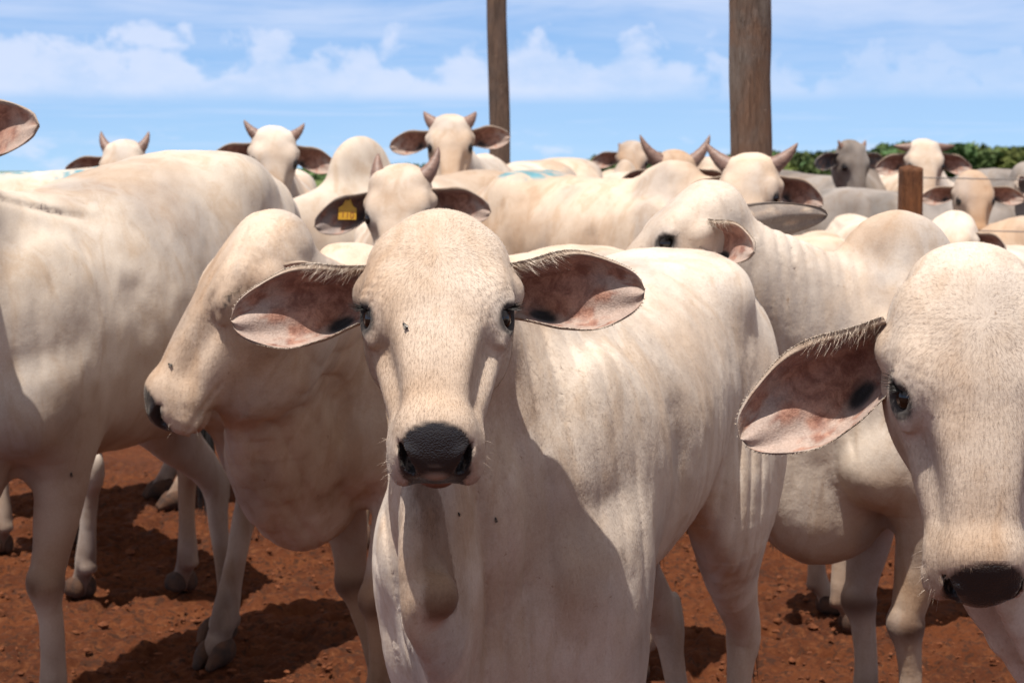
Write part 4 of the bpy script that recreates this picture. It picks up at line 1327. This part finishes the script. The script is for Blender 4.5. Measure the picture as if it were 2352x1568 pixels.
add('rump1', 'cream rump seen from behind beneath the laid-back ear of the turned cow', (1.28, 7.75), 168, .84,
    (1900, 600, 9.0, 170, 50, 0, .9), 'hide_warm', .016, hump=.1)
add('rump2', 'cream rounded rump between the turned cow\'s hump and the short brown post', (1.80, 9.1), 188, .87,
    (2050, 560, 10.4, 180, 50, 0, .9), 'hide', .018, hump=.1)
add('behindleg', 'cow hidden behind the pleated-neck cow, one leg and split hoof showing', (1.46, 5.75), 98, .82,
    (2600, 760, 5.6, 90, 40, 0, .9), 'hide', .014, hump=.1)


from concurrent.futures import ThreadPoolExecutor
live = []
for g_ in JOBS:
    try: live.append((g_, next(g_)))
    except StopIteration: pass
live.sort(key=lambda t: t[1][1])
with ThreadPoolExecutor(4) as ex:
    res = list(ex.map(lambda t: polygonise(t[1][0], t[1][1], t[1][2]), live))
for (g_, _), r_ in zip(live, res):
    try: g_.send(r_)
    except StopIteration: pass
bpy.context.view_layer.update()


# ------------------------------------------------------------------ ear tag
def ear_tag():
    h = HERD.get('tagged')
    if not h: return
    eobj, info = HEADS[('tagged', 1)]
    Pi = info['Pi']; nu, nv = Pi.shape[:2]
    top = V3(Wp(800, 455, 6.06))
    y0 = float(Pi[int(nu * .35), nv // 2][1]) - .035
    root = bpy.data.objects.new('ear_tag', None); link(root); 
    c = V3(Wp(800, 455, y0)); root.location = c.tolist()
    tag(root, 'yellow plastic ear tag with dark numbers, hanging in the ear of a horned cow', 'ear tag')
    k = 4219 / y0
    ol = [(-5, -4), (5, -4), (7, 6), (12, 17), (21, 23), (22, 49), (-20, 51), (-21, 23), (-12, 17), (-7, 6)]
    bm_v = []; n = len(ol)
    for dy in (-.0012, .0012):
        for x, z in ol: bm_v.append((x / k, dy, -z / k))
    me = bpy.data.meshes.new('tag_plate')
    fs = [list(range(n))[::-1], list(range(n, 2 * n))] + [[i, (i + 1) % n, n + (i + 1) % n, n + i] for i in range(n)]
    me.from_pydata(bm_v, [], fs); me.update(); me.materials.append(M['tag'])
    p = bpy.data.objects.new('tag_plate', me); link(p, root)
    bv = p.modifiers.new('b', 'BEVEL'); bv.width = .0008
    ball('tag_button', (0, -.003, -.0 / k), 5.0 / k, M['hair_dark'], root, (0, 0, 0), (1, .5, 1), 8)
    cu = bpy.data.curves.new('tag_number', 'FONT'); cu.body = '110'; cu.size = 21 / k; cu.align_x = 'CENTER'; cu.extrude = .0004
    tobj = bpy.data.objects.new('tag_number', cu)
    cu.materials.append(M['ink'])
    link(tobj, root); tobj.rotation_euler = (R(90), 0, 0); tobj.location = (1 / k, -.0018, -46 / k)
    dg = bpy.context.evaluated_depsgraph_get()
    me2 = bpy.data.meshes.new_from_object(tobj.evaluated_get(dg))
    t2 = bpy.data.objects.new('tag_number', me2); link(t2, root)
    t2.rotation_euler = tobj.rotation_euler; t2.location = tobj.location
    bpy.data.objects.remove(tobj)
    root.rotation_euler = (R(-8), R(3), R(-6))


ear_tag()


# ------------------------------------------------------------------ flies
def fly(key, tx, ty, label, size=.009, ang=0.0):
    h = HERD.get(key)
    if not h: return
    o = h['body']; org = Vector(h['org'].tolist())
    d = (Wp(tx, ty, 3) - Vector((0, 0, CAM_H))).normalized()
    ok, loc, nor, _ = o.ray_cast(Vector((0, 0, CAM_H)) - org, d)
    if not ok: print('fly missed', key, tx, ty); return
    e = bpy.data.objects.new('fly', None); link(e); e.location = loc + org + nor * size * .25
    q = nor.to_track_quat('Z', 'Y'); e.rotation_euler = (q.to_matrix() @ Matrix.Rotation(ang, 3, 'Z')).to_euler()
    tag(e, label, 'fly', 'flies resting on the cattle')
    dk = M['hair_dark']
    ball('abdomen', (0, -size * .28, 0), size * .28, dk, e, (0, 0, 0), (.8, 1.2, .7), 8)
    ball('thorax', (0, size * .08, size * .03), size * .22, dk, e, (0, 0, 0), (1, 1, .9), 8)
    ball('head', (0, size * .34, size * .02), size * .14, dk, e, (0, 0, 0), (1.2, .8, 1), 8)
    for sx in (-1, 1):
        wv = np.array([(0, .1, .22), (.30, -.25, .2), (.28, -.6, .15), (.08, -.5, .2)]) * size * [sx, 1, 1]
        mesh_np('wing', np.vstack([wv, wv + [0, 0, -.0002]]), [[0, 1, 2, 3], [7, 6, 5, 4], [0, 4, 5, 1], [1, 5, 6, 2], [2, 6, 7, 3], [3, 7, 4, 0]], M['wing'], e, smooth=False)


M['wing'] = simple_mat('fly_wing', (0.18, 0.15, 0.12), .3)
fly('hero', 932, 750, 'small dark fly on the face of the middle calf, below its eye', .012, .8)
fly('hero', 1138, 1192, 'tiny fly on the chest of the middle calf', .008, .2)
fly('hero', 1052, 1180, 'tiny fly on the dewlap under the chin of the middle calf', .007, .5)
fly('profile', 392, 838, 'dark fly on the muzzle of the cow in profile', .012, 1.2)
fly('left', 162, 1088, 'tiny fly on the foreleg of the big left cow', .012, .2)
